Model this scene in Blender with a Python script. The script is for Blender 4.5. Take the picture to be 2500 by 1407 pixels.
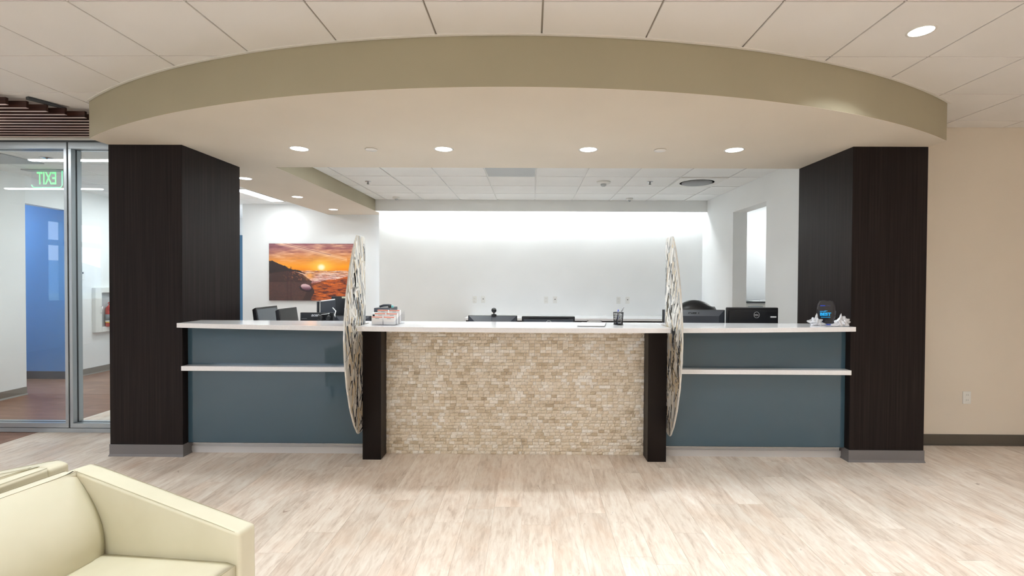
import bpy, bmesh, math, random
import numpy as np
from mathutils import Vector, Matrix
random.seed(7); rng = np.random.default_rng(7)
for o in list(bpy.data.objects): bpy.data.objects.remove(o)
S = bpy.context.scene; COL = S.collection; PI = math.pi

# ------------------------------------------------------------------ camera
F, PX, PY = 1182.0, 1286.55, 697.6
YAW, PITCH, ROLL = math.radians(0.472), math.radians(-0.7833), math.radians(0.2874)
fwd = Vector((-math.sin(YAW)*math.cos(PITCH), math.cos(YAW)*math.cos(PITCH), math.sin(PITCH)))
rgt = Vector((math.cos(YAW), math.sin(YAW), 0)); up = rgt.cross(fwd)
r2 = rgt*math.cos(ROLL) + up*math.sin(ROLL); u2 = -rgt*math.sin(ROLL) + up*math.cos(ROLL)
cd = bpy.data.cameras.new('camera'); cam = bpy.data.objects.new('camera', cd); COL.objects.link(cam)
M = Matrix((r2, u2, -fwd)).transposed().to_4x4(); M.translation = (0.1348, 0, 1.5197)
cam.matrix_world = M
cd.sensor_fit = 'HORIZONTAL'; cd.sensor_width = 36; cd.lens = F/2500*36
cd.shift_x = (1250-PX)/2500; cd.shift_y = (PY-703.5)/2500; cd.clip_start = .05; cd.clip_end = 2000
S.camera = cam

# ------------------------------------------------------------------ world, sun, big lamps, exposure
W = bpy.data.worlds.new('world'); S.world = W; W.use_nodes = True
wn = W.node_tree; wn.nodes.clear()
wo = wn.nodes.new('ShaderNodeOutputWorld'); bg = wn.nodes.new('ShaderNodeBackground')
tc = wn.nodes.new('ShaderNodeTexCoord'); sx = wn.nodes.new('ShaderNodeSeparateXYZ'); rp = wn.nodes.new('ShaderNodeValToRGB')
wn.links.new(tc.outputs['Generated'], sx.inputs[0]); wn.links.new(sx.outputs['Z'], rp.inputs[0])
rp.color_ramp.elements[0].color = (.78, .88, 1, 1); rp.color_ramp.elements[1].color = (.25, .5, 1, 1)
wn.links.new(rp.outputs[0], bg.inputs[0]); bg.inputs[1].default_value = 5.0
wn.links.new(bg.outputs[0], wo.inputs[0])
sd = bpy.data.lights.new('sunlight', 'SUN'); sd.energy = 9; sd.angle = .01; sd.color = (1, .95, .88)
so = bpy.data.objects.new('sun', sd); COL.objects.link(so); so.rotation_euler = (0, math.radians(48), math.radians(20))
V = S.view_settings; V.view_transform = 'Standard'; V.look = 'None'; V.gamma = 1; V.exposure = 0.0
try: V.use_curve_mapping = False
except Exception: pass
S.display_settings.display_device = 'sRGB'
S.cycles.max_bounces = 10; S.cycles.diffuse_bounces = 6; S.cycles.glossy_bounces = 5; S.cycles.transparent_max_bounces = 12
S.cycles.caustics_reflective = False; S.cycles.caustics_refractive = False; S.cycles.sample_clamp_indirect = 6; S.cycles.sample_clamp_direct = 0
S.cycles.use_denoising = True
P_LOBBY, P_LEFT, P_SOFFIT, P_REC, P_COVE, P_CORR = 3, 9, 8, 9, 6.5, 34
WARM, COOL, NEUT = (.885, .965, 1), (.93, .985, 1), (.90, .97, 1)

# ------------------------------------------------------------------ helpers
def lin(c):
    f = lambda v: (v/255)/12.92 if v/255 <= .04045 else ((v/255+.055)/1.055)**2.4
    return (f(c[0]), f(c[1]), f(c[2]), 1)
class NT:
    def __init__(s, name):
        s.m = bpy.data.materials.new(name); s.m.use_nodes = True; s.t = s.m.node_tree
        s.b = s.t.nodes['Principled BSDF']; s.out = s.t.nodes['Material Output']
    def n(s, k, **kw):
        x = s.t.nodes.new(k)
        for a, v in kw.items():
            if a in x.inputs: x.inputs[a].default_value = v
            else: setattr(x, a, v)
        return x
    def l(s, a, b): s.t.links.new(a, b)
    def coord(s, scale=(1, 1, 1), kind='Object', rnd=False):
        c = s.n('ShaderNodeTexCoord'); mp = s.n('ShaderNodeMapping'); mp.inputs['Scale'].default_value = scale
        s.l(c.outputs[kind], mp.inputs['Vector'])
        if rnd:
            oi = s.n('ShaderNodeObjectInfo'); ml = s.n('ShaderNodeMath', operation='MULTIPLY'); ml.inputs[1].default_value = 57
            s.l(oi.outputs['Random'], ml.inputs[0]); cx = s.n('ShaderNodeCombineXYZ')
            for i in range(3): s.l(ml.outputs[0], cx.inputs[i])
            s.l(cx.outputs[0], mp.inputs['Location'])
        return mp.outputs[0]
    def ramp(s, fac, stops):
        r = s.n('ShaderNodeValToRGB'); e = r.color_ramp.elements
        while len(e) < len(stops): e.new(.5)
        for x, (p, c) in zip(e, stops): x.position = p; x.color = lin(c)
        s.l(fac, r.inputs[0]); return r.outputs[0]
    def noise(s, vec, scale, detail=3, rough=.5, dist=0):
        n = s.n('ShaderNodeTexNoise'); s.l(vec, n.inputs['Vector']); n.inputs['Scale'].default_value = scale
        n.inputs['Detail'].default_value = detail; n.inputs['Roughness'].default_value = rough; n.inputs['Distortion'].default_value = dist
        return n.outputs['Fac']
    def mix(s, fac, a, b, mode='MIX'):
        m = s.n('ShaderNodeMix', data_type='RGBA', blend_type=mode)
        for v, i in ((fac, 0), (a, 6), (b, 7)):
            if hasattr(v, 'is_linked') or hasattr(v, 'links'): s.l(v, m.inputs[i])
            else: m.inputs[i].default_value = v
        return m.outputs[2]
    def bump(s, h, st=.2, d=.01):
        b = s.n('ShaderNodeBump', Strength=st, Distance=d); s.l(h, b.inputs['Height']); s.l(b.outputs[0], s.b.inputs['Normal'])
    def set(s, **k):
        for a, v in k.items(): s.b.inputs[a.replace('_', ' ')].default_value = v
        return s
def plain(name, c, rough=.5, metal=0, spec=.5, coat=0, em=0, bumps=0):
    t = NT(name); t.b.inputs['Base Color'].default_value = lin(c); t.b.inputs['Roughness'].default_value = rough
    t.b.inputs['Metallic'].default_value = metal; t.b.inputs['Specular IOR Level'].default_value = spec
    t.b.inputs['Coat Weight'].default_value = coat; t.b.inputs['Coat Roughness'].default_value = .05
    if em: t.b.inputs['Emission Color'].default_value = lin(c); t.b.inputs['Emission Strength'].default_value = em
    if bumps: t.bump(t.noise(t.coord(), 140, 2), bumps, .002)
    return t.m
def paint(name, c, rough=.6):
    t = NT(name); v = t.coord(); n = t.noise(v, 1.3, 2)
    d = tuple(x*.975 for x in c); t.l(t.ramp(n, [(.3, d), (.7, c)]), t.b.inputs['Base Color'])
    t.set(Roughness=rough); t.b.inputs['Specular IOR Level'].default_value = .3; t.bump(t.noise(v, 220, 2), .06, .002); return t.m
def light_mat(name, c, st):
    t = NT(name); t.set(Base_Color=(.8, .8, .8, 1)); t.b.inputs['Emission Color'].default_value = lin(c); t.b.inputs['Emission Strength'].default_value = st; return t.m
def wood_floor(name, stops, long='Y', knots=True, rough=.42):
    t = NT(name); sc = (13, 2.0, 13) if long == 'Y' else (1.1, 14, 14)
    sc2 = (3.4, .9, 3.4) if long == 'Y' else (.55, 2.6, 2.6)
    v = t.coord(sc, rnd=True); f1 = t.noise(v, 3.2, 7, .68, .6)
    v2 = t.coord(sc2, rnd=True); f2 = t.noise(v2, 2.2, 4, .6, 1.2)
    m = t.n('ShaderNodeMath', operation='MULTIPLY_ADD'); m.inputs[1].default_value = .55; t.l(f1, m.inputs[0])
    m2 = t.n('ShaderNodeMath', operation='MULTIPLY'); m2.inputs[1].default_value = .45; t.l(f2, m2.inputs[0]); t.l(m2.outputs[0], m.inputs[2])
    col = t.ramp(m.outputs[0], stops)
    oi = t.n('ShaderNodeObjectInfo'); tone = t.ramp(oi.outputs['Random'], [(0, (238, 237, 236)), (.5, (248, 247, 246)), (1, (255, 255, 255))])
    col = t.mix(1.0, col, tone, 'MULTIPLY')
    if knots:
        v3 = t.coord((3.2, 1.3, 3.2) if long == 'Y' else (1.3, 3.2, 3.2), rnd=True)
        n3 = t.noise(v3, 3.5, 6, .7, 2.4); k = t.ramp(n3, [(.66, (0, 0, 0)), (.74, (255, 255, 255))])
        col = t.mix(k, col, lin((150, 124, 108)))
        v4 = t.coord((1.6, .9, 1.6), rnd=True); n4 = t.noise(v4, 2.6, 4, .6, .5); k4 = t.ramp(n4, [(.50, (0, 0, 0)), (.68, (150, 150, 150))])
        col = t.mix(k4, col, lin((214, 184, 160)))
    t.l(col, t.b.inputs['Base Color']); t.set(Roughness=rough); t.b.inputs['Specular IOR Level'].default_value = .35
    t.bump(f1, .08, .002); return t.m
def glass_mat(name, tint=(1, 1, 1, 1), ior=1.5, rough=0):
    t = NT(name); t.t.nodes.remove(t.b)
    tr = t.n('ShaderNodeBsdfTransparent'); tr.inputs[0].default_value = tint
    gl = t.n('ShaderNodeBsdfGlossy'); gl.inputs['Roughness'].default_value = rough
    fr = t.n('ShaderNodeFresnel'); ge = t.n('ShaderNodeNewGeometry')
    mr = t.n('ShaderNodeMapRange'); mr.inputs['To Min'].default_value = ior; mr.inputs['To Max'].default_value = 1/ior
    t.l(ge.outputs['Backfacing'], mr.inputs['Value']); t.l(mr.outputs[0], fr.inputs['IOR'])
    mx = t.n('ShaderNodeMixShader'); t.l(fr.outputs[0], mx.inputs[0]); t.l(tr.outputs[0], mx.inputs[1]); t.l(gl.outputs[0], mx.inputs[2])
    t.l(mx.outputs[0], t.out.inputs[0]); return t.m
def attr_mat(name, attr, rough=.3, spec=.5, coat=0):
    t = NT(name); a = t.n('ShaderNodeAttribute', attribute_name=attr); t.l(a.outputs['Color'], t.b.inputs['Base Color'])
    t.set(Roughness=rough); t.b.inputs['Specular IOR Level'].default_value = spec; t.b.inputs['Coat Weight'].default_value = coat; t.b.inputs['Coat Roughness'].default_value = .05; return t.m

MT = {}
MT['ceil'] = paint('ceiling_tile_white', (234, 231, 228), .8)
MT['ceilgrid'] = paint('ceiling_grid_grey', (150, 142, 132), .7)
MT['rceil'] = paint('reception_tile_white', (240, 241, 240), .8)
MT['rgrid'] = paint('reception_grid_white', (238, 239, 238), .6)
MT['rgap'] = paint('reception_grid_gap', (200, 201, 200), .7)
MT['soffit'] = paint('soffit_paint', (222, 212, 197), .75)
MT['fascia'] = paint('fascia_khaki_paint', (166, 158, 136), .65)
MT['beige'] = paint('lobby_wall_paint', (222, 212, 198), .65)
MT['white'] = paint('reception_wall_paint', (238, 240, 240), .6)
MT['trimwhite'] = plain('white_trim', (225, 222, 216), .5)
MT['blue'] = paint('blue_accent_paint', (98, 150, 205), .6)
MT['bluedoor'] = paint('slate_blue_paint', (86, 122, 150), .5)
MT['base'] = plain('grey_rubber_base', (120, 115, 108), .45, bumps=.05)
MT['basecol'] = plain('grey_cove_base', (110, 107, 108), .4)
MT['basedark'] = plain('olive_grey_rubber', (82, 76, 68), .45)
MT['basenavy'] = plain('navy_base', (50, 56, 66), .45)  # dark navy for the base of the blue wall
MT['alu'] = plain('satin_aluminium', (176, 184, 190), .32, .65)
MT['alud'] = plain('dark_gasket', (60, 64, 68), .5)
MT['floor'] = wood_floor('pale_oak_vinyl', [(.30, (182, 162, 146)), (.42, (214, 197, 182)), (.53, (232, 219, 206)), (.68, (243, 236, 226))])
MT['dfloor'] = wood_floor('brown_walnut_vinyl', [(.3, (92, 62, 48)), (.5, (134, 96, 76)), (.7, (166, 128, 106))], 'X', False, .35)
t = NT('espresso_laminate'); v = t.coord((60, 60, .7)); n = t.noise(v, 1.6, 4, .6)
t.l(t.ramp(n, [(.35, (25, 20, 19)), (.55, (34, 28, 27)), (.75, (45, 38, 36))]), t.b.inputs['Base Color']); t.set(Roughness=.45); t.b.inputs['Specular IOR Level'].default_value = .10; t.bump(n, .08, .001); MT['esp'] = t.m
MT['post'] = plain('dark_post_laminate', (26, 20, 18), .36, spec=.15)
t = NT('white_quartz'); v = t.coord(); t.l(t.ramp(t.noise(v, 90, 3, .6), [(.35, (238, 238, 241)), (.6, (243, 243, 246))]), t.b.inputs['Base Color'])
t.set(Roughness=.12); t.b.inputs['Coat Weight'].default_value = .4; MT['quartz'] = t.m
MT['tglass'] = plain('teal_backpainted_glass', (64, 86, 99), .05, spec=.5)
MT['lite'] = light_mat('lit_lens', (255, 253, 248), 9)
MT['litecool'] = light_mat('lit_lens_cool', (248, 252, 255), 9)
MT['slot'] = light_mat('lit_slot', (255, 252, 246), 22)
MT['ring'] = plain('light_trim_white', (215, 212, 206), .4)
MT['disc'] = plain('speaker_disc_white', (232, 228, 222), .5)
MT['slat'] = (lambda t: (t.l(t.ramp(t.noise(t.coord((1, 30, 30)), 3, 4), [(.35, (36, 17, 13)), (.65, (66, 36, 26))]), t.b.inputs['Base Color']), t.set(Roughness=.45), t.m)[2])(NT('walnut_slat'))
MT['underlit'] = plain('painted_lit_underside', (206, 186, 178), .4)  # brightness of the lit slat undersides put into the colour
MT['black'] = plain('black_plastic', (26, 27, 30), .38, bumps=.04)
MT['blackg'] = plain('glossy_black_plastic', (18, 19, 22), .15)
MT['dgrey'] = plain('dark_grey_plastic', (58, 62, 70), .35)
MT['screen'] = plain('grey_unlit_screen', (96, 102, 108), .25)
MT['silver'] = plain('silver_print', (200, 202, 205), .3, .3)
MT['paper'] = plain('white_paper', (244, 244, 244), .7)
MT['note'] = plain('pale_note', (222, 226, 200), .7)
MT['orange'] = plain('orange_print', (232, 120, 92), .6)
MT['grey'] = plain('grey_print', (150, 152, 156), .6)
MT['leather'] = plain('black_leather', (22, 22, 24), .35, bumps=.25)
MT['seam'] = plain('seam_thread', (176, 168, 140), .7)
MT['mesh'] = plain('black_wire', (32, 33, 36), .35, .5)
MT['chrome'] = plain('chrome', (200, 200, 204), .12, 1)
MT['red'] = plain('red_enamel', (196, 32, 28), .25, coat=.5)
MT['label'] = plain('grey_label', (128, 134, 138), .6)
MT['yellow'] = plain('yellow_label', (225, 200, 60), .6)
MT['green'] = light_mat('green_exit_light', (30, 225, 100), 1.6)
MT['greenedge'] = light_mat('green_edge_light', (60, 255, 150), 1.6)
MT['glass'] = glass_mat('clear_glass', (.97, .985, .98, 1), 1.5)
MT['acrylic'] = glass_mat('clear_acrylic', (.985, .99, 1, 1), 1.3)
MT['award'] = glass_mat('smoked_award_glass', (.86, .89, .98, 1), 1.5)
MT['bluepr'] = plain('glowing_blue_print', (20, 170, 240), .4, em=.35)  # award lettering given a faint glow of its own, no lamp behind it
MT['bluebase'] = plain('cobalt_blue_print', (10, 60, 190), .3)
MT['platew'] = plain('white_cover_plate', (226, 226, 222), .4)
MT['slotd'] = plain('dark_slot', (70, 70, 70), .6)
MT['plinth'] = plain('pale_grey_plinth', (196, 194, 194), .4)
MT['vent'] = plain('grey_vent', (178, 182, 184), .5)
MT['ventd'] = plain('mid_grey_vent', (140, 143, 145), .6)  # mid grey for the diffuser cone and the stone backing
MT['cream'] = (lambda t: (t.l(t.ramp(t.noise(t.coord(), 5, 3), [(.3, (214, 208, 184)), (.7, (221, 216, 194))]), t.b.inputs['Base Color']), t.set(Roughness=.42), t.bump(t.noise(t.coord(), 420, 2), .12, .001), t.m)[3])(NT('cream_leather'))
MT['shell'] = plain('silvered_shell', (214, 218, 226), .25, .55)
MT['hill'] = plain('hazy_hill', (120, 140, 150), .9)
MT['land'] = (lambda t: (t.l(t.ramp(t.noise(t.coord(), .05, 5), [(.35, (90, 120, 95)), (.6, (160, 170, 150))]), t.b.inputs['Base Color']), t.m)[1])(NT('scrub_ground'))
MT['stucco'] = plain('pale_stucco', (236, 230, 222), .8)
MT['roof'] = plain('pale_roof', (205, 195, 188), .8)

class MB:
    """collects shapes in world coordinates; build() links one mesh object"""
    def __init__(s): s.bm = bmesh.new()
    def poly(s, vs, faces, smooth=False):
        b = [s.bm.verts.new(v) for v in vs]
        for f in faces:
            try:
                q = s.bm.faces.new([b[i] for i in f]); q.smooth = smooth
            except ValueError: pass
        return s
    def box(s, x0, x1, y0, y1, z0, z1):
        return s.poly([(x0, y0, z0), (x1, y0, z0), (x1, y1, z0), (x0, y1, z0), (x0, y0, z1), (x1, y0, z1), (x1, y1, z1), (x0, y1, z1)],
                      [(0, 3, 2, 1), (4, 5, 6, 7), (0, 1, 5, 4), (1, 2, 6, 5), (2, 3, 7, 6), (3, 0, 4, 7)])
    def prism(s, pts, z0, z1, axis='Z', smooth=False):
        n = len(pts)
        f = {'Z': lambda p, h: (p[0], p[1], h), 'X': lambda p, h: (h, p[0], p[1]), 'Y': lambda p, h: (p[0], h, p[1])}[axis]
        vs = [f(p, z0) for p in pts] + [f(p, z1) for p in pts]
        s.poly(vs, [tuple(range(n))[::-1], tuple(range(n, 2*n))] + [(i, (i+1) % n, n+(i+1) % n, n+i) for i in range(n)])
        return s
    def lathe(s, prof, c=(0, 0, 0), n=32, axis='Z', smooth=True):
        vs = []; fs = []
        for r, h in prof:
            for k in range(n):
                a = 2*PI*k/n; p = (r*math.cos(a), r*math.sin(a), h)
                if axis == 'Y': p = (p[0], h, p[1])
                if axis == 'X': p = (h, p[0], p[1])
                vs.append((p[0]+c[0], p[1]+c[1], p[2]+c[2]))
        for i in range(len(prof)-1):
            for k in range(n): fs.append((i*n+k, i*n+(k+1) % n, (i+1)*n+(k+1) % n, (i+1)*n+k))
        fs.append(tuple(range(n))[::-1]); fs.append(tuple((len(prof)-1)*n+k for k in range(n)))
        return s.poly(vs, fs, smooth)
    def cyl(s, c, r, h, n=24, axis='Z'): return s.lathe([(r, 0), (r, h)], c, n, axis, False)
    def tube(s, pts, r, n=8, closed=False):
        P = [Vector(p) for p in pts]; m = len(P); vs = []; fs = []
        up0 = Vector((0, 0, 1))
        for i, p in enumerate(P):
            a = P[(i-1) % m] if (closed or i > 0) else p; b = P[(i+1) % m] if (closed or i < m-1) else p
            d = (b-a).normalized(); q = up0 if abs(d.dot(up0)) < .95 else Vector((1, 0, 0))
            e1 = d.cross(q).normalized(); e2 = d.cross(e1)
            for k in range(n):
                t_ = 2*PI*k/n; vs.append(p + e1*r*math.cos(t_) + e2*r*math.sin(t_))
        for i in range(m if closed else m-1):
            for k in range(n): fs.append((i*n+k, i*n+(k+1) % n, ((i+1) % m)*n+(k+1) % n, ((i+1) % m)*n+k))
        if not closed: fs += [tuple(range(n))[::-1], tuple((m-1)*n+k for k in range(n))]
        return s.poly(vs, fs, True)
    def rot(s, ang, axis='Z', about=(0, 0, 0)):
        bmesh.ops.rotate(s.bm, verts=s.bm.verts, cent=about, matrix=Matrix.Rotation(ang, 3, axis)); return s
    def build(s, name, mat, parent=None, bevel=0, kind=None, seg=2, smooth=False, label=None):
        bm = s.bm
        if parent is not None and parent.type == 'EMPTY' or (parent is not None):
            base = parent
            off = Vector((0, 0, 0)); q = parent
            while q is not None: off += q.location; q = q.parent
            bmesh.ops.translate(bm, verts=bm.verts, vec=-off)
        bmesh.ops.recalc_face_normals(bm, faces=bm.faces)
        if bevel:
            es = [e for e in bm.edges if len(e.link_faces) == 2 and e.calc_face_angle(0) > .5]
            bmesh.ops.bevel(bm, geom=es, offset=bevel, segments=seg, affect='EDGES', profile=.6, clamp_overlap=True)
        me = bpy.data.meshes.new(name); bm.to_mesh(me); bm.free()
        if smooth:
            for p in me.polygons: p.use_smooth = True
        me.materials.append(mat)
        o = bpy.data.objects.new(name, me); COL.objects.link(o); o.parent = parent
        if kind: o['kind'] = kind
        if label: o['label'] = label
        return o
def box(*a): return MB().box(*a)
def thing(name, label, cat, loc=(0, 0, 0), group=None, rotz=0):
    o = bpy.data.objects.new(name, None); COL.objects.link(o); o.location = loc; o.rotation_euler = (0, 0, rotz); o.empty_display_size = .1
    return tag(o, label, cat, group)
def tag(o, label, cat, group=None):
    o['label'] = label; o['category'] = cat
    if group: o['group'] = group
    return o
def struct(o, label=None, cat=None):
    o['kind'] = 'structure'
    if label: o['label'] = label
    if cat: o['category'] = cat
    return o
def copy_tree(o, parent=None):
    c = o.copy(); COL.objects.link(c); c.parent = parent
    for ch in list(o.children): copy_tree(ch, c)
    return c
def text_mesh(txt, size, shear=0, bold=0, mirror=False):
    cu = bpy.data.curves.new('txt', 'FONT'); cu.body = txt; cu.size = size; cu.align_x = 'CENTER'; cu.align_y = 'CENTER'; cu.shear = shear
    cu.extrude = .0006; cu.offset = bold; cu.resolution_u = 3
    o = bpy.data.objects.new('txt', cu); COL.objects.link(o)
    dg = bpy.context.evaluated_depsgraph_get(); me = bpy.data.meshes.new_from_object(o.evaluated_get(dg))
    bpy.data.objects.remove(o); bpy.data.curves.remove(cu)
    return me
def text_on(name, txt, size, c, parent, mat, face='-Y', w=None, mirror=False, shear=0, bold=0, tilt=0):
    """flat lettering centred at c (world), facing -Y"""
    me = text_mesh(txt, size, shear, bold)
    n = len(me.vertices); co = np.empty(n*3); me.vertices.foreach_get('co', co); co = co.reshape(-1, 3)
    co[:, 0] -= (co[:, 0].min()+co[:, 0].max())/2; co[:, 1] -= (co[:, 1].min()+co[:, 1].max())/2
    if w: co[:, 0] *= w/(co[:, 0].max()-co[:, 0].min())
    if mirror: co[:, 0] *= -1
    nc = np.stack([co[:, 0], -co[:, 2], co[:, 1]], 1)
    off = Vector((0, 0, 0)); q = parent
    while q is not None: off += q.location; q = q.parent
    ct, st = math.cos(tilt), math.sin(tilt)
    y = nc[:, 1]*ct + nc[:, 2]*st; z = nc[:, 2]*ct - nc[:, 1]*st; nc[:, 1] = y; nc[:, 2] = z
    nc += np.array(c) - np.array(off)
    me.vertices.foreach_set('co', nc.ravel()); me.update(); me.materials.clear(); me.materials.append(mat)
    if mirror:
        bm = bmesh.new(); bm.from_mesh(me); bmesh.ops.reverse_faces(bm, faces=bm.faces); bm.to_mesh(me); bm.free()
    o = bpy.data.objects.new(name, me); COL.objects.link(o); o.parent = parent; return o
def area(name, loc, sx_, sy_, power, color, rot=(0, 0, 0), shape='RECTANGLE', spread=PI, parent=None):
    l = bpy.data.lights.new(name, 'AREA'); l.shape = shape; l.size = sx_; l.size_y = sy_; l.energy = power; l.color = color; l.spread = spread
    o = bpy.data.objects.new(name, l); COL.objects.link(o); o.location = loc; o.rotation_euler = rot
    if parent is not None: o.parent = parent; o.location = Vector(loc)-parent.location
    return o

# ------------------------------------------------------------------ key dimensions
ZC, ZS, ZR = 2.93, 2.632, 2.815          # lobby ceiling, soffit underside, reception ceiling
CXO, CXI, CY0, CY1 = 3.42, 2.80, 4.05, 4.86
AR = 6.04; ACY = 2.815+AR                # arc of the soffit
arc = lambda x, d=0: ACY-math.sqrt((AR+d)**2-x*x)
T = .6096; GX, GY = .189, 2.479

# ------------------------------------------------------------------ floors
def planks(parent, x0, x1, y0, y1, along, w, L, m, th=.003, z=0):
    cache = {}
    rows = int(math.ceil(((x1-x0) if along == 'Y' else (y1-y0))/w))
    for r in range(rows):
        a0 = (x0 if along == 'Y' else y0)+r*w; a1 = min(a0+w, x1 if along == 'Y' else y1)
        s0, s1 = (y0, y1) if along == 'Y' else (x0, x1)
        p = s0-random.random()*L
        while p < s1:
            q0, q1 = max(p, s0), min(p+L, s1)
            if q1-q0 > .02:
                dx, dy = ((a1-a0), (q1-q0)) if along == 'Y' else ((q1-q0), (a1-a0))
                k = (round(dx, 3), round(dy, 3))
                if k not in cache:
                    b = MB(); g = .0005; b.box(-dx/2+g, dx/2-g, -dy/2+g, dy/2-g, -th, 0)
                    o = b.build('plank', m, None); cache[k] = o.data
                else:
                    o = bpy.data.objects.new('plank', cache[k]); COL.objects.link(o)
                o.parent = parent
                cx, cy = ((a0+a1)/2, (q0+q1)/2) if along == 'Y' else ((q0+q1)/2, (a0+a1)/2)
                o.location = (cx, cy, z+th)
            p += L
floor = struct(box(-9.95, 7, -5, 4.61, -.1, 0).build('floor', MT['floor']), 'pale oak plank floor of the lobby')
planks(floor, -4.65, 5.3, .9, 4.66, 'Y', .182, 1.22, MT['floor'])
floor2 = struct(box(-3.4, 6, 4.61, 11, -.1, 0).build('floor_reception', MT['floor']), 'floor behind the reception counter')
floor3 = struct(box(-9.95, -3.4, 4.61, 11, -.1, 0).build('floor_corridor', MT['dfloor']), 'corridor floor of brown planks behind the glass, with a pale strip')
planks(floor3, -7.6, -4.652, 4.78, 8.0, 'X', .152, 1.22, MT['dfloor'])
planks(floor3, -4.648, -3.5, 4.78, 6.2, 'Y', .182, 1.22, MT['floor'])
planks(floor, -7.4, -4.652, 3.2, 4.6, 'X', .152, 1.22, MT['dfloor'])

# ------------------------------------------------------------------ lobby shell
FZ = .003
struct(box(3.3, 7.0, 4.5, 4.7, 0, ZC+.1).build('wall_right', MT['beige']), 'beige lobby wall to the right of the column')
struct(box(7.0, 7.1, -5, 4.7, 0, ZC+.1).build('wall_lobby_side', MT['beige']))
b = MB(); b.box(-10, 7.1, -5.1, -5, 0, .9); b.box(-10, 7.1, -5.1, -5, 2.7, ZC+.1); b.box(-10, -8.6, -5.1, -5, .9, 2.7); b.box(-3.4, 7.1, -5.1, -5, .9, 2.7)
for x in (-7.0, -5.3): b.box(x, x+.12, -5.1, -5, .9, 2.7)
struct(b.build('wall_behind', MT['beige']))
b = MB(); b.box(CXO, 7.0, 4.488, 4.5, FZ, .1); b.prism([(4.47, FZ), (4.5, FZ), (4.5, .02), (4.487, .014)], CXO, 7.0, 'X')
struct(b.build('baseboard_right', MT['basedark']), 'olive grey rubber base along the beige wall')
# left outer wall with windows
wx = -9.95
b = MB(); yw = [(-.635, -.97), (-1.135, -2.08)]
b.box(wx-.2, wx, -5.1, -2.08, 0, 3.0); b.box(wx-.2, wx, -.635, 11, 0, 3.0); b.box(wx-.2, wx, -2.08, -.635, 0, 1.01); b.box(wx-.2, wx, -2.08, -.635, 2.70, 3.0)
struct(b.build('wall_left', MT['beige']), 'lobby wall holding the window that mirrors in the glass')
wf = struct(MB().box(wx-.12, wx-.02, -1.135, -.97, 1.01, 2.70).box(wx-.12, wx-.02, -2.08, -.635, 2.19, 2.30).build('window_1', MT['alu']), 'window with mullion and transom seen as a reflection')
for (a, c) in ((-.97, -.635), (-2.08, -1.135)):
    for z0, z1 in ((1.01, 2.19), (2.30, 2.70)):
        box(wx-.08, wx-.07, a, c, z0, z1).build('pane', MT['glass'], wf)
# lobby ceiling and tiles
struct(box(-10.1, 7.1, -5.1, 4.7, ZC+.009, ZC+.12).build('ceiling', MT['ceilgrid']), 'lobby ceiling of square white tiles')
ceil = bpy.data.objects['ceiling']
def tiles(parent, x0, x1, y0, y1, z, gap, m, th=.012):
    cache = {}; n = 0
    i0 = math.floor((x0-GX)/T); i1 = math.ceil((x1-GX)/T); j0 = math.floor((y0-GY)/T); j1 = math.ceil((y1-GY)/T)
    for i in range(i0, i1):
        for j in range(j0, j1):
            a0, a1 = max(GX+i*T+gap/2, x0), min(GX+(i+1)*T-gap/2, x1); c0, c1 = max(GY+j*T+gap/2, y0), min(GY+(j+1)*T-gap/2, y1)
            if a1-a0 < .03 or c1-c0 < .03: continue
            k = (round(a1-a0, 3), round(c1-c0, 3))
            if k not in cache:
                o = MB().box(-(a1-a0)/2, (a1-a0)/2, -(c1-c0)/2, (c1-c0)/2, 0, th).build('tile', m, None, bevel=.0015, seg=1); cache[k] = o.data
            else: o = bpy.data.objects.new('tile', cache[k]); COL.objects.link(o)
            o.parent = parent; o.location = ((a0+a1)/2, (c0+c1)/2, z); n += 1
tiles(ceil, -7.1, 6.0, GY-2*T, 4.495, ZC, .010, MT['ceil'])
box(-10, 7, -5, GY-2*T-.005, ZC, ZC+.009).build('tile', MT['ceil'], ceil)
box(-10, -7.13, GY-2*T, 4.66, ZC, ZC+.009).build('tile', MT['ceil'], ceil)

# ------------------------------------------------------------------ curved soffit
xs = [CXO*(-1+2*k/64) for k in range(65)]
pts = [(x, arc(x)) for x in xs] + [(CXO, CY1), (-CXO, CY1)]
b = MB(); n = len(xs)
vs = [(x, arc(x), ZS) for x in xs]+[(x, arc(x), ZC-.002) for x in xs]
b.poly(vs, [(i, i+1, n+i+1, n+i) for i in range(n-1)])
b.poly([(-CXO, arc(CXO), ZS), (-CXO, CY1, ZS), (-CXO, CY1, ZC-.002), (-CXO, arc(CXO), ZC-.002)], [(0, 1, 2, 3)])
b.poly([(CXO, arc(CXO), ZS), (CXO, CY1, ZS), (CXO, CY1, ZC-.002), (CXO, arc(CXO), ZC-.002)], [(3, 2, 1, 0)])
b.poly([(-CXO, CY1, ZS+.004), (CXO, CY1, ZS+.004), (CXO, CY1, ZC-.002), (-CXO, CY1, ZC-.002)], [(0, 1, 2, 3)])
fas = b.build('wall_fascia', MT['fascia']); struct(fas, 'curved khaki fascia sweeping above the reception counter')
MB().prism([(x, arc(x)+.0005) for x in xs]+[(CXO-.0005, CY1-.0005), (-CXO+.0005, CY1-.0005)], ZS-.001, ZS+.003).build('soffit_underside', MT['soffit'], fas)
b = MB()   # pale ceiling edge trim following the arc
vs = []
for x in [3.45*(-1+2*k/64) for k in range(65)]: vs += [(x, arc(x)-.022, ZC-.006), (x, arc(x)-.003, ZC-.006), (x, arc(x)-.003, ZC), (x, arc(x)-.022, ZC)]
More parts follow.
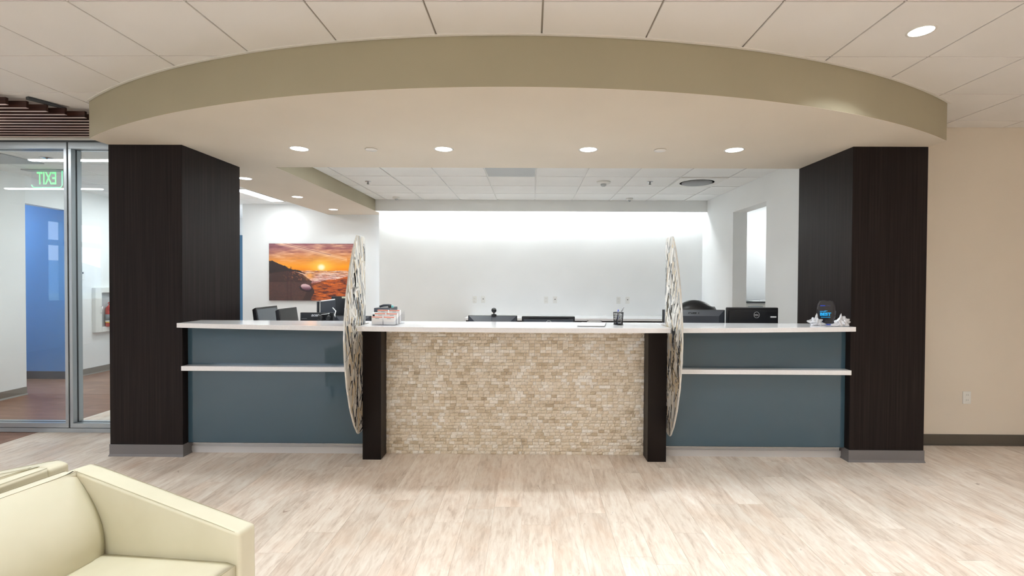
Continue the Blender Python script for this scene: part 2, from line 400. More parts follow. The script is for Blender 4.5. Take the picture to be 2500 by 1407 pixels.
b.poly(vs, [tuple(4*i+a for a in (0, 1)) + tuple(4*(i+1)+a for a in (1, 0)) for i in range(64)] + [(4*i, 4*i+4, 4*i+7, 4*i+3) for i in range(64)] + [(4*i+1, 4*i+2, 4*i+6, 4*i+5) for i in range(64)])
b.build('trim_edge', MT['trimwhite'], ceil)
# light strip of soffit running back at the left of the reception
b = MB(); b.box(-3.43, -2.44, CY1, 8.0, ZS, ZC); b.box(-3.43, -2.44, 8.0, 8.48, ZS, ZC)
so_ = b.build('ceiling_soffit', MT['soffit']); struct(so_, 'dropped soffit running back on the left of the reception')
MB().poly([(-2.4385, CY1, ZS), (-2.4385, 8.0, ZS), (-2.4385, 8.0, ZC), (-2.4385, CY1, ZC)], [(0, 1, 2, 3)]).build('soffit_face', MT['fascia'], so_)
# cove
struct(box(-2.438, 3.02, 7.98, 8.0, ZS, ZC).build('ceiling_cove', MT['white']), 'white cove edge hiding the light above the back wall')

# ------------------------------------------------------------------ columns
for sgn, side in ((-1, 'left'), (1, 'right')):
    x0, x1 = sorted((sgn*CXI, sgn*CXO))
    c = thing('column', 'dark espresso laminate column standing at the %s end of the counter' % side, 'column', ((x0+x1)/2, (CY0+CY1)/2, 0)); c['kind'] = 'structure'
    box(x0, x1, CY0, CY1, .103, ZS-.001).build('cladding', MT['esp'], c, bevel=.002, seg=1)
    b = MB(); e = .004
    b.box(x0-e, x1+e, CY0-e, CY1+e, FZ, .103)
    b.poly([(x0-.010, CY0-.012, FZ), (x1+.010, CY0-.012, FZ), (x1+.010, CY1, FZ), (x0-.010, CY1, FZ), (x0-e, CY0-e, .022), (x1+e, CY0-e, .022), (x1+e, CY1, .022), (x0-e, CY1, .022)],
           [(0, 1, 5, 4), (1, 2, 6, 5), (2, 3, 7, 6), (3, 0, 4, 7)])
    b.build('baseboard', MT['basecol'], c)

# ------------------------------------------------------------------ reception shell
struct(box(3.02, 3.22, CY1-.01, 5.98, 0, ZR+.1).box(3.02, 3.22, 6.96, 8.6, 0, ZR+.1).box(3.02, 3.22, 5.98, 6.96, 2.49, ZR+.1).build('wall_reception_right', MT['white']), 'white wall with a tall doorway opening on the right')
struct(box(-2.44, 6, 8.19, 8.35, 0, ZR+.1).build('wall_back', MT['white']), 'white wall washed by the cove light')
struct(box(-4.94, -2.44, 8.48, 8.62, 0, ZR+.1).build('wall_picture', MT['white']), 'white wall where the sunset picture hangs')
struct(box(5.5, 5.6, 4.7, 8.3, 0, ZR+.1).build('wall_side_room', MT['white']))
struct(box(3.42, 5.6, 4.7, 4.72, 0, ZR+.1).build('wall_side_room_front', MT['white']))
struct(box(-9.95, -3.2, 10.5, 10.6, 0, 3).build('wall_far', MT['white']), 'far white wall behind the picture wall')
struct(box(-6.4, -5.5, 10.46, 10.5, 0, 2.44).build('door_1', MT['bluedoor']), 'slate blue door glimpsed past the left column')
b = MB(); b.poly([(-3.44, 4.70, 0), (-3.56, 4.70, 0), (-6.60, 10.5, 0), (-6.45, 10.5, 0), (-3.44, 4.70, 3), (-3.56, 4.70, 3), (-6.60, 10.5, 3), (-6.45, 10.5, 3)], [(0, 1, 2, 3), (4, 5, 6, 7), (0, 1, 5, 4), (1, 2, 6, 5), (2, 3, 7, 6), (3, 0, 4, 7)])
struct(b.build('wall_corridor', MT['white']), 'angled wall between corridor and reception')
rc = struct(box(-10, 6, 4.7, 11, ZR+.012, ZR+.12).build('ceiling_reception', MT['rgrid']), 'reception ceiling of square white tiles')
tiles(rc, -2.43, 3.02, CY1+.01, 7.98, ZR+.0, .022, MT['rceil'], .010)
tiles(rc, -6.2, -3.44, CY1+.01, 10.45, ZR+.0, .012, MT['rceil'], .010)
tiles(rc, -9.0, -6.2, CY1, 10.45, ZR+.0, .012, MT['rceil'], .010)
box(3.22, 5.5, 4.72, 8.19, ZR, ZR+.012).build('tile', MT['rceil'], rc)

# ------------------------------------------------------------------ glass front (left)
gp = thing('glass_partition', 'grey aluminium framed glass partition left of the dark column', 'partition', (-5.6, 4.67, 0)); gp['kind'] = 'structure'
y0, y1 = 4.65, 4.76
box(-9.9, CXO*-1-.002, 4.655, 4.755, 2.838, ZC).build('bulkhead', MT['trimwhite'], gp)
box(-9.9, -3.422, 4.66, 4.75, 2.818, 2.838).build('track', MT['alud'], gp)
box(-9.9, -3.422, 4.652, 4.755, .004, .045).build('sill_rail', MT['alu'], gp)
def leaf_frame(xa, xb, st=.03):
    box(xa, xb, y0, y1, 2.755, 2.817).build('top_rail', MT['alu'], gp, bevel=.002, seg=1)
    box(xa, xb, y0, y1, .05, .094).build('bottom_rail', MT['alu'], gp, bevel=.002, seg=1)
    box(xa, xa+st, y0, y1, .094, 2.755).build('stile', MT['alu'], gp, bevel=.002, seg=1)
    box(xb-st, xb, y0, y1, .094, 2.755).build('stile', MT['alu'], gp, bevel=.002, seg=1)
    for yy in (4.695, 4.712): box(xa+st, xb-st, yy, yy+.004, .094, 2.755).build('gasket', MT['alud'], gp) if False else None
    box(xa+st-.005, xb-st+.005, 4.70, 4.706, .09, 2.76).build('pane', MT['glass'], gp)
    b = MB()
    for xx in (xa+st, xb-st-.002): b.box(xx, xx+.002, 4.696, 4.710, .094, 2.755)
    b.box(xa+st, xb-st, 4.696, 4.710, .094, .096); b.box(xa+st, xb-st, 4.696, 4.710, 2.752, 2.755)
    b.build('gasket', MT['alud'], gp)
leaf_frame(-6.6, -4.352)
leaf_frame(-4.338, -3.43)
leaf_frame(-9.9, -6.61)
box(-4.351, -4.339, y0+.012, y1, .05, 2.817).build('seal', MT['alud'], gp)

# ------------------------------------------------------------------ corridor
struct(box(-6.47, -6.35, 4.76, 6.16, 0, ZR+.05).build('wall_corridor_left', MT['white']), 'near white corridor wall behind the glass')
struct(MB().box(-6.353, -6.338, 4.76, 6.155, FZ, .102).prism([(-6.338, FZ), (-6.32, FZ), (-6.338, .02)], 4.76, 6.155, 'Y').build('baseboard_corridor', MT['base']))
struct(box(-6.75, -6.72, 7.09, 10.5, 0, ZR+.05).build('wall_corridor_right', MT['white']), 'far white corridor wall with the extinguisher cabinet')
struct(MB().box(-6.722, -6.706, 7.095, 10.5, FZ, .102).prism([(-6.706, FZ), (-6.69, FZ), (-6.706, .02)], 7.045, 10.5, 'Y').build('baseboard_corridor', MT['base']))
struct(box(-9.9, -6.751, 7.11, 7.2, 0, ZR+.05).build('wall_blue', MT['blue']), 'blue accent wall in the corridor recess')
struct(box(-9.9, -6.751, 7.095, 7.11, FZ, .115).build('baseboard_blue', MT['basenavy']))
b = MB(); b.poly([(-6.35, 6.155, 2.46), (-6.72, 7.10, 2.50), (-6.84, 7.10, 2.50), (-6.47, 6.155, 2.46), (-6.35, 6.155, ZR+.04), (-6.72, 7.10, ZR+.04), (-6.84, 7.10, ZR+.04), (-6.47, 6.155, ZR+.04)], [(0, 1, 2, 3), (4, 5, 6, 7), (0, 1, 5, 4), (1, 2, 6, 5), (2, 3, 7, 6), (3, 0, 4, 7)])
struct(b.build('wall_header', MT['white']), 'white header over the corridor recess')
struct(box(-9.9, -6.47, 6.04, 6.16, 0, ZR).build('wall_recess', MT['white']))

def outlet(x, y, z, kind, label, group=None, w=.07, h=.115):
    o = thing('wall_outlet', label, 'outlet', (x, y, z-h/2), group)
    box(x-w/2, x+w/2, y-.007, y, z-h/2, z+h/2).build('cover_plate', MT['platew'], o, bevel=.003)
    if kind == 'duplex':
        for dz in (-.024, .024):
            s = box(x-.017, x+.017, y-.009, y-.006, z+dz-.014, z+dz+.014).build('socket', MT['platew'], o, bevel=.002, seg=1)
            for dx in (-.007, .006): box(x+dx, x+dx+.002, y-.0096, y-.0085, z+dz-.003, z+dz+.008).build('slot', MT['slotd'], s)
    else:
        MB().lathe([(.009, 0), (.009, .004), (.005, .0045)], (x, y-.0115, z+.008), 16, 'Y').build('jack', MT['slotd'], o)
    return o
for k, (xa, xb, nm) in enumerate(((-.816, -.671, 'leftmost pair'), (.391, .543, 'middle pair'), (1.615, 1.767, 'rightmost pair'))):
    outlet(xa, 8.19, 1.166, 'duplex', 'white power outlet on the back wall, left plate of the %s' % nm)
    outlet(xb, 8.19, 1.170, 'jack', 'white cable jack plate on the back wall, right plate of the %s' % nm)
outlet(4.17, 4.50, .442, 'duplex', 'white power outlet low on the beige lobby wall', None, .074, .115)

# ------------------------------------------------------------------ round lights and ceiling devices
def downlight(x, y, z, r, label, group, power, color, spread=2.3, m='lite'):
    o = thing('downlight', label, 'light', (x, y, z), group)
    MB().lathe([(r*1.0, -.0005), (r*1.14, -.003), (r*1.16, 0), (r*1.0, 0)], (x, y, z), 40).build('trim_ring', MT['ring'], o) if False else None
    prof = [(r*.9, 0), (r*.92, -.002), (r*1.05, -.003), (r*1.10, -.0005)]
    b = MB(); n = 40; vs = []; fs = []
    for rr, h in prof:
        for k in range(n): vs.append((x+rr*math.cos(2*PI*k/n), y+rr*math.sin(2*PI*k/n), z+h))
    for i in range(3):
        for k in range(n): fs.append((i*n+k, i*n+(k+1) % n, (i+1)*n+(k+1) % n, (i+1)*n+k))
    b.poly(vs, fs, True); b.build('trim_ring', MT['ring'], o)
    MB().lathe([(r*.92, -.0012), (r*.91, -.0006)], (x, y, z), 40).build('lens', MT[m], o)
    if power: area('lamp', (x, y, z-.006), r*1.7, r*1.7, power, color, shape='DISK', spread=spread, parent=o)
    return o
for x, nm in ((-1.865, 'leftmost'), (-.62, 'second from left'), (.62, 'third from left'), (1.865, 'rightmost')):
    downlight(x, 4.165, ZS-.001, .078, 'round lit downlight in the front soffit, %s of its row of four' % nm, 'soffit downlights', P_SOFFIT, WARM)
for y, nm in ((5.42, 'nearest the dark column'), (6.64, 'middle one'), (7.85, 'nearest the picture wall')):
    downlight(-3.08, y, ZS, .074, 'round lit downlight in the side soffit, %s' % nm, 'side soffit downlights', 5, WARM)
downlight(2.33, 2.77, ZC, .066, 'round lit downlight in the lobby ceiling tile at the upper right', 'lobby downlights', 10, WARM)
for y, pw_, sp_ in ((2.1, 11.5, 1.6), (.5, 7, 1.7), (-.8, 24, 2.0), (-3.0, 5, 1.9)):  # unseen rows, placed and powered for their light on chairs, floor and counter
    for n_, x in enumerate((-6.2, -3.9, -1.5, 0.9, 3.3, 5.4)): downlight(x, y, ZC, .066, 'unseen lobby downlight, %s row out from the counter, %s from the window wall' % ({2.1: 'first', .5: 'second', -.8: 'third', -3.0: 'fourth'}[y], ('first', 'second', 'third', 'fourth', 'fifth', 'sixth')[n_]), 'lobby downlights', pw_*(.62 if n_ == 2 and y > 0 else 1), WARM, sp_)
for x, nm in ((-1.245, 'left'), (1.235, 'right')):
    o = MB().lathe([(.052, -.004), (.05, -.010), (.0001, -.0105)], (x, 4.17, ZS), 32).build('sprinkler_cover', MT['disc'], None); tag(o, 'flat white concealed sprinkler cover in the soffit, %s of two' % nm, 'sprinkler')
def sprinkler(x, y, z, label, r=.04):
    o = thing('sprinkler', label, 'sprinkler', (x, y, z))
    MB().lathe([(r, 0), (r*.9, -.006), (r*.4, -.010)], (x, y, z), 24).build('escutcheon', MT['chrome'], o)
    b = MB(); b.cyl((x, y, z-.035), .006, .03, 10); b.lathe([(.016, 0), (.018, -.002)], (x, y, z-.036), 12)
    for a in (-1, 1): b.tube([(x+a*.006, y, z-.01), (x+a*.014, y, z-.022), (x, y, z-.034)], .002, 6)
    b.build('head', MT['slotd'], o)
sprinkler(-2.05, 6.47, ZR, 'chrome sprinkler head in the reception ceiling beside the side soffit')
sprinkler(1.70, 6.43, ZR, 'sprinkler head in the reception ceiling between smoke detector and round vent')
sprinkler(-5.15, 5.25, ZR, 'sprinkler head in the corridor ceiling above the exit sign', .06)
def dome(x, y, z, label, r, kind):
    o = thing('smoke_detector' if kind else 'ceiling_sensor', label, 'detector' if kind else 'sensor', (x, y, z))
    MB().lathe([(r, 0), (r, -.018), (r*.85, -.028), (r*.5, -.03)], (x, y, z), 32).build('base', MT['platew'], o)
    if kind: MB().lathe([(r*.42, -.03), (r*.4, -.05), (r*.25, -.062), (.002, -.064)], (x, y, z), 24).build('chamber', MT['vent'], o)
    else: MB().lathe([(r*.5, -.03), (r*.3, -.05), (.002, -.056)], (x, y, z), 24).build('lens', MT['vent'], o)
dome(1.09, 6.45, ZR, 'white smoke detector dome in the reception ceiling', .092, True)
dome(-2.02, 7.72, ZR, 'small white ceiling sensor near the left end of the cove', .055, False)
dome(1.70, 7.76, ZR, 'small white ceiling sensor near the right end of the cove', .055, False)
o = thing('return_grille', 'flat grey return air panel in the middle of the reception ceiling', 'vent', (-.15, 5.85, ZR))
xg = GX-T
box(xg+.012, GX-.012, GY+5*T+.012, GY+6*T-.012, ZR-.006, ZR).build('panel', MT['vent'], o, bevel=.002, seg=1)
o = thing('ceiling_diffuser', 'white square ceiling diffuser with round grey centre at the right', 'vent', (2.32, 6.45, ZR))
x0 = GX+3*T; yy = GY+6*T
box(x0+.01, x0+T-.01, yy+.01, yy+T-.01, ZR-.012, ZR).build('plate', MT['platew'], o, bevel=.004)
MB().lathe([(.22, -.012), (.20, -.004), (.19, -.022), (.06, -.030), (.002, -.031)], (x0+T/2, yy+T/2, ZR), 40).build('cone', MT['ventd'], o)
def troffer(x, y, z, sx_, sy_, label, group, power, color, m='litecool', seen=True):
    o = thing('ceiling_light_panel', label, 'light', (x, y, z), group)
    b = MB(); w = .02
    b.box(x-sx_/2, x+sx_/2, y-sy_/2, y-sy_/2+w, z-.01, z); b.box(x-sx_/2, x+sx_/2, y+sy_/2-w, y+sy_/2, z-.01, z)
    b.box(x-sx_/2, x-sx_/2+w, y-sy_/2+w, y+sy_/2-w, z-.01, z); b.box(x+sx_/2-w, x+sx_/2, y-sy_/2+w, y+sy_/2-w, z-.01, z)
    b.build('frame', MT['ring'], o)
    box(x-sx_/2+w, x+sx_/2-w, y-sy_/2+w, y+sy_/2-w, z-.006, z-.002).build('diffuser', MT[m], o)
    if power: area('lamp', (x, y, z-.014), sx_-.05, sy_-.05, power, color, parent=o)
troffer(-4.15, 7.6, ZR, .26, 1.15, 'long lit ceiling panel left of the side soffit', 'reception ceiling lights', 10, COOL)
troffer(-4.9, 9.6, ZR, .3, 1.1, 'lit ceiling panel beyond the picture wall', 'reception ceiling lights', 12, COOL)
for x in (-1.5, -.6, .3): troffer(x, 5.22, ZR, .56, .5, 'unseen fill panel added just behind the front soffit', 'reception ceiling lights', P_REC, COOL)  # panels added out of sight as fill for the reception
troffer(4.3, 7.5, ZR, 1.1, .56, 'unseen fill panel added in the side room', 'side room fill', 9, COOL)  # unseen panel placed to light the far wall and spare the door jamb
troffer(-5.2, 6.2, ZR-.0, .1, .1, 'small corridor ceiling light', 'corridor lights', 0, COOL) if False else None
for x, y in ((-5.6, 7.6), (-4.75, 5.1)): area('corridor_fill', (x, y, ZR-.03), .6, .6, P_CORR*.8, NEUT)  # bare fill lights added to brighten the corridor, no fixtures
area('recess_fill', (-8.2, 6.6, ZR-.05), .6, .5, 30, (.75, .88, 1))  # bluish fill added for the recess, no fixture there
# unseen lobby fill panels added behind the camera and the slots that mirror in the glass
for x in (-6.5, -3.4, 0, 3.2, 5.8):
    for y in (-1.0, -3.6):
        troffer(x, y, ZC, 1.15, .56, 'unseen lobby fill panel added behind the camera', 'lobby fill panels', P_LOBBY, NEUT)
for x0, x1, y, zz in ((-5.5, -4.35, 3.99, 2.838), (-8.25, -6.7, 1.73, ZC)):
    o = thing('slot_light', 'long slim lit slot in the lobby ceiling mirrored in the glass, %s' % ('nearer the partition' if y > 3 else 'farther from the partition'), 'light', ((x0+x1)/2, y, zz))
    box(x0, x1, y-.025, y+.025, zz-.012, zz-.004).build('lens', MT['slot'], o)
    box(x0-.01, x1+.01, y-.035, y+.035, zz-.004, zz).build('housing', MT['ring'], o)
    area('lamp', ((x0+x1)/2, y, zz-.02), x1-x0, .05, P_LEFT, NEUT, parent=o)
# cove lamp
o = thing('cove_light', 'linear lamp hidden in the cove above the back wall', 'light', (.29, 8.06, 2.72))
MB().tube([(-2.40, 8.06, 2.72), (2.98, 8.06, 2.72)], .012, 8).build('tube', MT['litecool'], o)
for k in range(6): area('lamp', (-2.44+.45+k*.91, 8.06, 2.70), .9, .05, P_COVE, COOL, rot=(math.radians(14), 0, 0), parent=o)

# ------------------------------------------------------------------ slatted ceiling at the left
sl = thing('slat_canopy', 'dark walnut slat canopy hanging above the glass partition', 'canopy', (-5.5, 4.0, 2.85))
k = 0; y = 3.80-6*.077; mdl = {}
while y < 4.62:
    xe = -3.85+(y-3.80)*1.02 if y < 4.02 else -3.50
    if y >= 4.02: xe = -3.60 if y < 4.08 else -3.44
    q_ = box(-8.2, xe, y, y+.022, 2.852, 2.905).build('slat', MT['slat'], sl, bevel=.0015, seg=1)
    box(-8.2, xe, y, y+.022, 2.850, 2.852).build('lit_underside', MT['underlit'], q_); y += .077
for x in (-4.6, -5.9, -7.3):
    b = MB(); b.prism([(x, 3.36), (x+.03, 3.36), (x+.03, 4.6), (x, 4.6)], 2.906, ZC-.001); b.build('carrier', MT['alud'], sl)
MB().poly([(-3.83, 3.78, 2.906), (-3.80, 3.77, 2.906), (-3.71, 3.99, 2.906), (-3.74, 4.0, 2.906), (-3.83, 3.78, 2.928), (-3.80, 3.77, 2.928), (-3.71, 3.99, 2.918), (-3.74, 4.0, 2.918)], [(0, 1, 2, 3), (4, 5, 6, 7), (0, 1, 5, 4), (1, 2, 6, 5), (2, 3, 7, 6), (3, 0, 4, 7)]).build('carrier', MT['alud'], sl)

# ------------------------------------------------------------------ counter
ZT = 1.14; TH = .038
cf = lambda x: 3.742+x*x/33.0
def slab(name, x0, x1, label, notch=None):
    k = 14; fr = [(x0+(x1-x0)*i/k, cf(x0+(x1-x0)*i/k)) for i in range(k+1)]
    yb = 4.28
    if notch == 'L': back = [(x1+.068, 4.10)][:1]
    pts = fr[:]
    if notch == 'R': pts += [(x1, 4.105), (x1+.068, 4.105), (x1+.068, yb), (x0, yb)]
    elif notch == 'L': pts += [(x1, yb), (x0-.068, yb), (x0-.068, 4.105), (x0, 4.105)]
    else: pts += [(x1, yb), (x0, yb)]
    b = MB(); b.prism(pts, ZT-TH, ZT); o = b.build(name, MT['quartz'], None, bevel=.0025); tag(o, label, 'countertop'); return o
slab('countertop', -2.797, -1.300, 'glossy white quartz countertop left of the left board panel', 'R')
slab('countertop', -1.230, 1.230, 'glossy white quartz countertop in the middle above the stone front')
slab('countertop', 1.300, 2.797, 'glossy white quartz countertop right of the right board panel', 'L')
for sg, side in ((-1, 'left'), (1, 'right')):
    xa, xb = sorted((sg*1.30, sg*2.799)); xa2, xb2 = sorted((sg*1.267, sg*2.799))
    d = thing('desk_front', 'dark teal glass desk front with white ledge, %s of the stone front' % side, 'desk', ((xa+xb)/2, 4.2, 0))
    box(xa2, xb2, 4.125, 4.25, .10, ZT-TH-.001).build('carcass', MT['post'], d)
    box(xa2, xb2, 4.110, 4.124, .770, ZT-TH-.002).build('glass_panel', MT['tglass'], d, bevel=.0015, seg=1)
    box(xa2, xb2, 4.110, 4.124, .104, .730).build('glass_panel', MT['tglass'], d, bevel=.0015, seg=1)
    box(xa2, xb2, 4.108, 4.126, .097, .1035).build('edge_strip', MT['chrome'], d)
    box(xa, xb, 4.030, 4.123, .734, .773).build('ledge', MT['quartz'], d, bevel=.0025)
    b = MB(); b.box(xa2, xb2-(.012 if sg > 0 else 0), 4.158, 4.17, FZ, .099); b.box(xa2, xb2, 4.150, 4.158, FZ, .06); b.build('plinth', MT['plinth'], d)
# stone front
sf = thing('stone_front', 'split travertine mosaic front with dark posts under the middle countertop', 'desk', (0, 4.2, 0))
box(-1.11, 1.11, 4.172, 4.25, FZ, ZT-TH-.001).build('backing', MT['ventd'], sf)
for sg in (-1, 1):
    xa, xb = sorted((sg*1.111, sg*1.265)); box(xa, xb, 4.014, 4.25, FZ, ZT-TH-.001).build('post', MT['post'], sf, bevel=.0015, seg=1)
STOPS = [(0, (184, 166, 142)), (.14, (206, 192, 170)), (.3, (226, 215, 197)), (.6, (236, 227, 213)), (.80, (240, 234, 224)), (.88, (251, 248, 243)), (1, (252, 251, 248))]
def stone_mat(src):
    t = NT('travertine_'+src); v = t.coord(kind='Generated' if False else 'Object')
    if src == 'single': f = t.n('ShaderNodeObjectInfo').outputs['Random']
    else: f = t.n('ShaderNodeAttribute', attribute_name='tone').outputs['Fac']
    gp_ = t.n('ShaderNodeNewGeometry'); lo_ = t.noise(gp_.outputs['Position'], 5.5, 3, .6)
    ma_ = t.n('ShaderNodeMath', operation='MULTIPLY_ADD'); ma_.inputs[1].default_value = .78; t.l(f, ma_.inputs[0])
    mb_ = t.n('ShaderNodeMath', operation='MULTIPLY_ADD'); mb_.inputs[1].default_value = .7; mb_.inputs[2].default_value = -.20; t.l(lo_, mb_.inputs[0]); t.l(mb_.outputs[0], ma_.inputs[2])
    col = t.ramp(ma_.outputs[0], STOPS); nz = t.noise(v, 60, 5, .65); col = t.mix(.55, col, t.ramp(nz, [(.3, (218, 208, 194)), (.6, (255, 252, 246))]), 'MULTIPLY')
    t.l(col, t.b.inputs['Base Color']); t.set(Roughness=.7); t.b.inputs['Specular IOR Level'].default_value = .35; t.bump(t.noise(v, 180, 5, .7), .5, .003); return t.m
MS1, MS2 = stone_mat('single'), stone_mat('field')
bw, bh = 2.222/46, (ZT-TH-.004)/40
def brick_geo(w, h, dep):
    """split-face stone: front grid pushed in and out; front faces -Y, origin at its centre back"""
    g = .0009; X = [-w/2+g, -w/6, w/6, w/2-g]; Z = [-h/2+g, 0, h/2-g]; vs = []
    for j, z in enumerate(Z):
        for i, x in enumerate(X):
            ed = i in (0, 3) or j in (0, 2); vs.append((x, -dep+(random.uniform(.001, .005) if ed else random.uniform(-.005, .002)), z))
    for x, z in ((X[0], Z[0]), (X[3], Z[0]), (X[3], Z[2]), (X[0], Z[2])): vs.append((x, 0, z))
    fs = [(j*4+i, j*4+i+1, j*4+i+5, j*4+i+4) for j in range(2) for i in range(3)]
    fs += [(12, 13, 3, 2, 1, 0), (13, 14, 11, 7, 3), (14, 15, 8, 9, 10, 11), (15, 12, 0, 4, 8)]
    return vs, fs
cells = []
for r in range(40):
    x = -1.111-(bw/2 if r % 2 else 0)-random.choice((0, .25))*bw
    while x < 1.111-1e-6:
        w = bw*random.choice((1, 1, 1, 1, 1, 1, 1, 1.5, 1, .5, 1, 1)); x0, x1 = max(x, -1.111), min(x+w, 1.111)
        if x1-x0 > .006: cells.append(((x0+x1)/2, (r+.5)*bh+FZ, x1-x0))
        x += w
cells.sort(key=lambda c: (round(c[2]/bw*2) != 2, (c[0]-.13)**2+(c[1]-1.52)**2))
proto = []
for k in range(10):
    vs, fs = brick_geo(bw, bh, random.uniform(.012, .020)); me = bpy.data.meshes.new('stone'); me.from_pydata(vs, [], fs); me.materials.append(MS1); proto.append(me)
V_, F_, tone = [], [], []
for idx, (cx, cz, w) in enumerate(cells):
    if idx < 300 and abs(w-bw) < .001:
        o = bpy.data.objects.new('stone', random.choice(proto)); COL.objects.link(o); o.parent = sf; o.location = (cx, 4.172-4.2, cz)
    else:
        vs, fs = brick_geo(w, bh, random.uniform(.012, .020)); n0 = len(V_); V_ += [(a+cx, b_+4.172-4.2, c_+cz) for a, b_, c_ in vs]; F_ += [tuple(i+n0 for i in f) for f in fs]; tone += [random.random()]*len(vs)
me = bpy.data.meshes.new('stone_field'); me.from_pydata(V_, [], F_); at = me.attributes.new('tone', 'FLOAT', 'POINT'); at.data.foreach_set('value', tone)
me.materials.append(MS2); o = bpy.data.objects.new('stone_field', me); COL.objects.link(o); o.parent = sf; o['kind'] = 'stuff'

# ------------------------------------------------------------------ board-shaped inlaid panels
prof = [(3.90, 1.868), (3.862, 1.82), (3.815, 1.75), (3.745, 1.60), (3.678, 1.40), (3.638, 1.20), (3.626, 1.05), (3.640, .89), (3.682, .68), (3.748, .50), (3.832, .35), (3.905, .262), (3.93, .245), (4.0, .243), (4.06, .27), (4.088, .34), (4.09, 1.3), (4.085, 1.83), (4.07, 1.862), (4.04, 1.868)]
t = NT('pale_resin'); v = t.coord((6, 6, 1.3)); n = t.noise(v, 5, 5, .6, .8)
cA = t.ramp(n, [(.3, (176, 176, 174)), (.45, (198, 197, 193)), (.6, (214, 208, 196)), (.75, (228, 226, 222))])
t.l(cA, t.b.inputs['Base Color']); t.set(Roughness=.16); t.b.inputs['Coat Weight'].default_value = .4; MRES = t.m
INL = {'dark': plain('charcoal_inlay', (74, 78, 84), .2), 'mid': plain('grey_inlay', (140, 142, 144), .2), 'tan': plain('tan_inlay', (202, 186, 160), .2), 'pale': plain('white_inlay', (232, 230, 224), .2), 'ink': plain('black_inlay', (44, 44, 54), .2)}
def inside(y, z):
    c = False; n = len(prof)
    for i in range(n):
        y1_, z1_ = prof[i]; y2_, z2_ = prof[(i+1) % n]
        if (z1_ > z) != (z2_ > z) and y < (y2_-y1_)*(z-z1_)/(z2_-z1_)+y1_: c = not c
    return c
for sg, side in ((-1, 'left'), (1, 'right')):
    d = thing('board_panel', 'upright surfboard-shaped resin panel with slivers of inlay, at the %s post' % side, 'panel', (sg*1.28, 3.9, .243))
    xa, xb = sorted((sg*1.2665, sg*1.2785)); MB().prism(prof, xa, xb, 'X').build('board', MRES, d, bevel=.0015)
    bs = {k: MB() for k in INL}; face_in = -sg
    for kk in range(330):
        z = random.uniform(.25, 1.86); y = random.uniform(3.62, 4.09); lo = z < 1.12+random.gauss(0, .04)
        L = random.uniform(.08, .20) if lo else random.uniform(.08, .20); a = random.gauss(0, .5) if lo else random.gauss(-.38 if random.random() < .75 else .35, .18)
        kind = random.choices(('dark', 'mid', 'tan', 'pale', 'ink'), (18, 6, 30, 20, 26) if lo else (16, 26, 22, 35, 1))[0]
        w = random.uniform(.008, .019)*(1.0 if kind in ('dark', 'ink', 'mid') else 1.4)
        dy, dz = math.sin(a), math.cos(a); py, pz = dz, -dy
        if kind == 'pale' or kind == 'tan': L *= 1.25
        P4 = [(y-dy*L/2-py*w*.5, z-dz*L/2-pz*w*.5), (y-dy*L/2+py*w*.3, z-dz*L/2), (y+dy*L/2+py*w, z+dz*L/2+pz*w), (y+dy*L/2-py*w*.4, z+dz*L/2)]
        if not inside(y, z): continue
        ok = True
        for q_ in range(4):
            p = P4[q_]; f_ = 1.0
            while not inside(y+(p[0]-y)*f_, z+(p[1]-z)*f_) and f_ > .1: f_ -= .08
            f_ = max(f_-.03, .05) if f_ < 1 else 1; P4[q_] = (y+(p[0]-y)*f_, z+(p[1]-z)*f_)
        for xf, s_ in ((sg*1.2665, -sg), (sg*1.2785, sg)):
            h = .0004+.0001*(kk % 5); bs[kind].poly([(xf+s_*h, p[0], p[1]) for p in P4], [(0, 1, 2, 3)])
    for k in bs:
        if bs[k].bm.faces:
            # face orientation does not matter for these thin inlays
            o = bs[k].build('inlay_sliver', INL[k], d, kind='stuff')

# ------------------------------------------------------------------ work desk and credenza
wd = thing('work_desk', 'white work surface behind the reception counter', 'desk', (0, 4.7, 0))
MB().prism([(-2.75, 4.255), (2.75, 4.255), (2.75, 5.15), (-1.2, 5.15), (-1.2, 5.6), (-2.75, 5.6)], .725, .76).build('desktop', MT['quartz'], wd)
for x in (-2.7, -.9, .9, 2.66): box(x, x+.04, 4.3, 5.1, FZ, .725).build('leg', MT['esp'], wd)
cr = thing('credenza', 'low dark credenza with white top against the back wall', 'cabinet', (1, 7.85, 0))
box(-.90, 3.01, 7.52, 8.185, .872, .91).build('worktop', MT['quartz'], cr, bevel=.002, seg=1)
box(-.88, 3.0, 7.56, 8.18, FZ, .872).build('body', MT['esp'], cr)
for k in range(6):
    x = -.87+k*.645; dr = box(x, x+.635, 7.54, 7.56, .08, .86).build('door', MT['esp'], cr, bevel=.002, seg=1)
    box(x+.55, x+.56, 7.52, 7.54, .55, .70).build('handle', MT['alu'], dr)

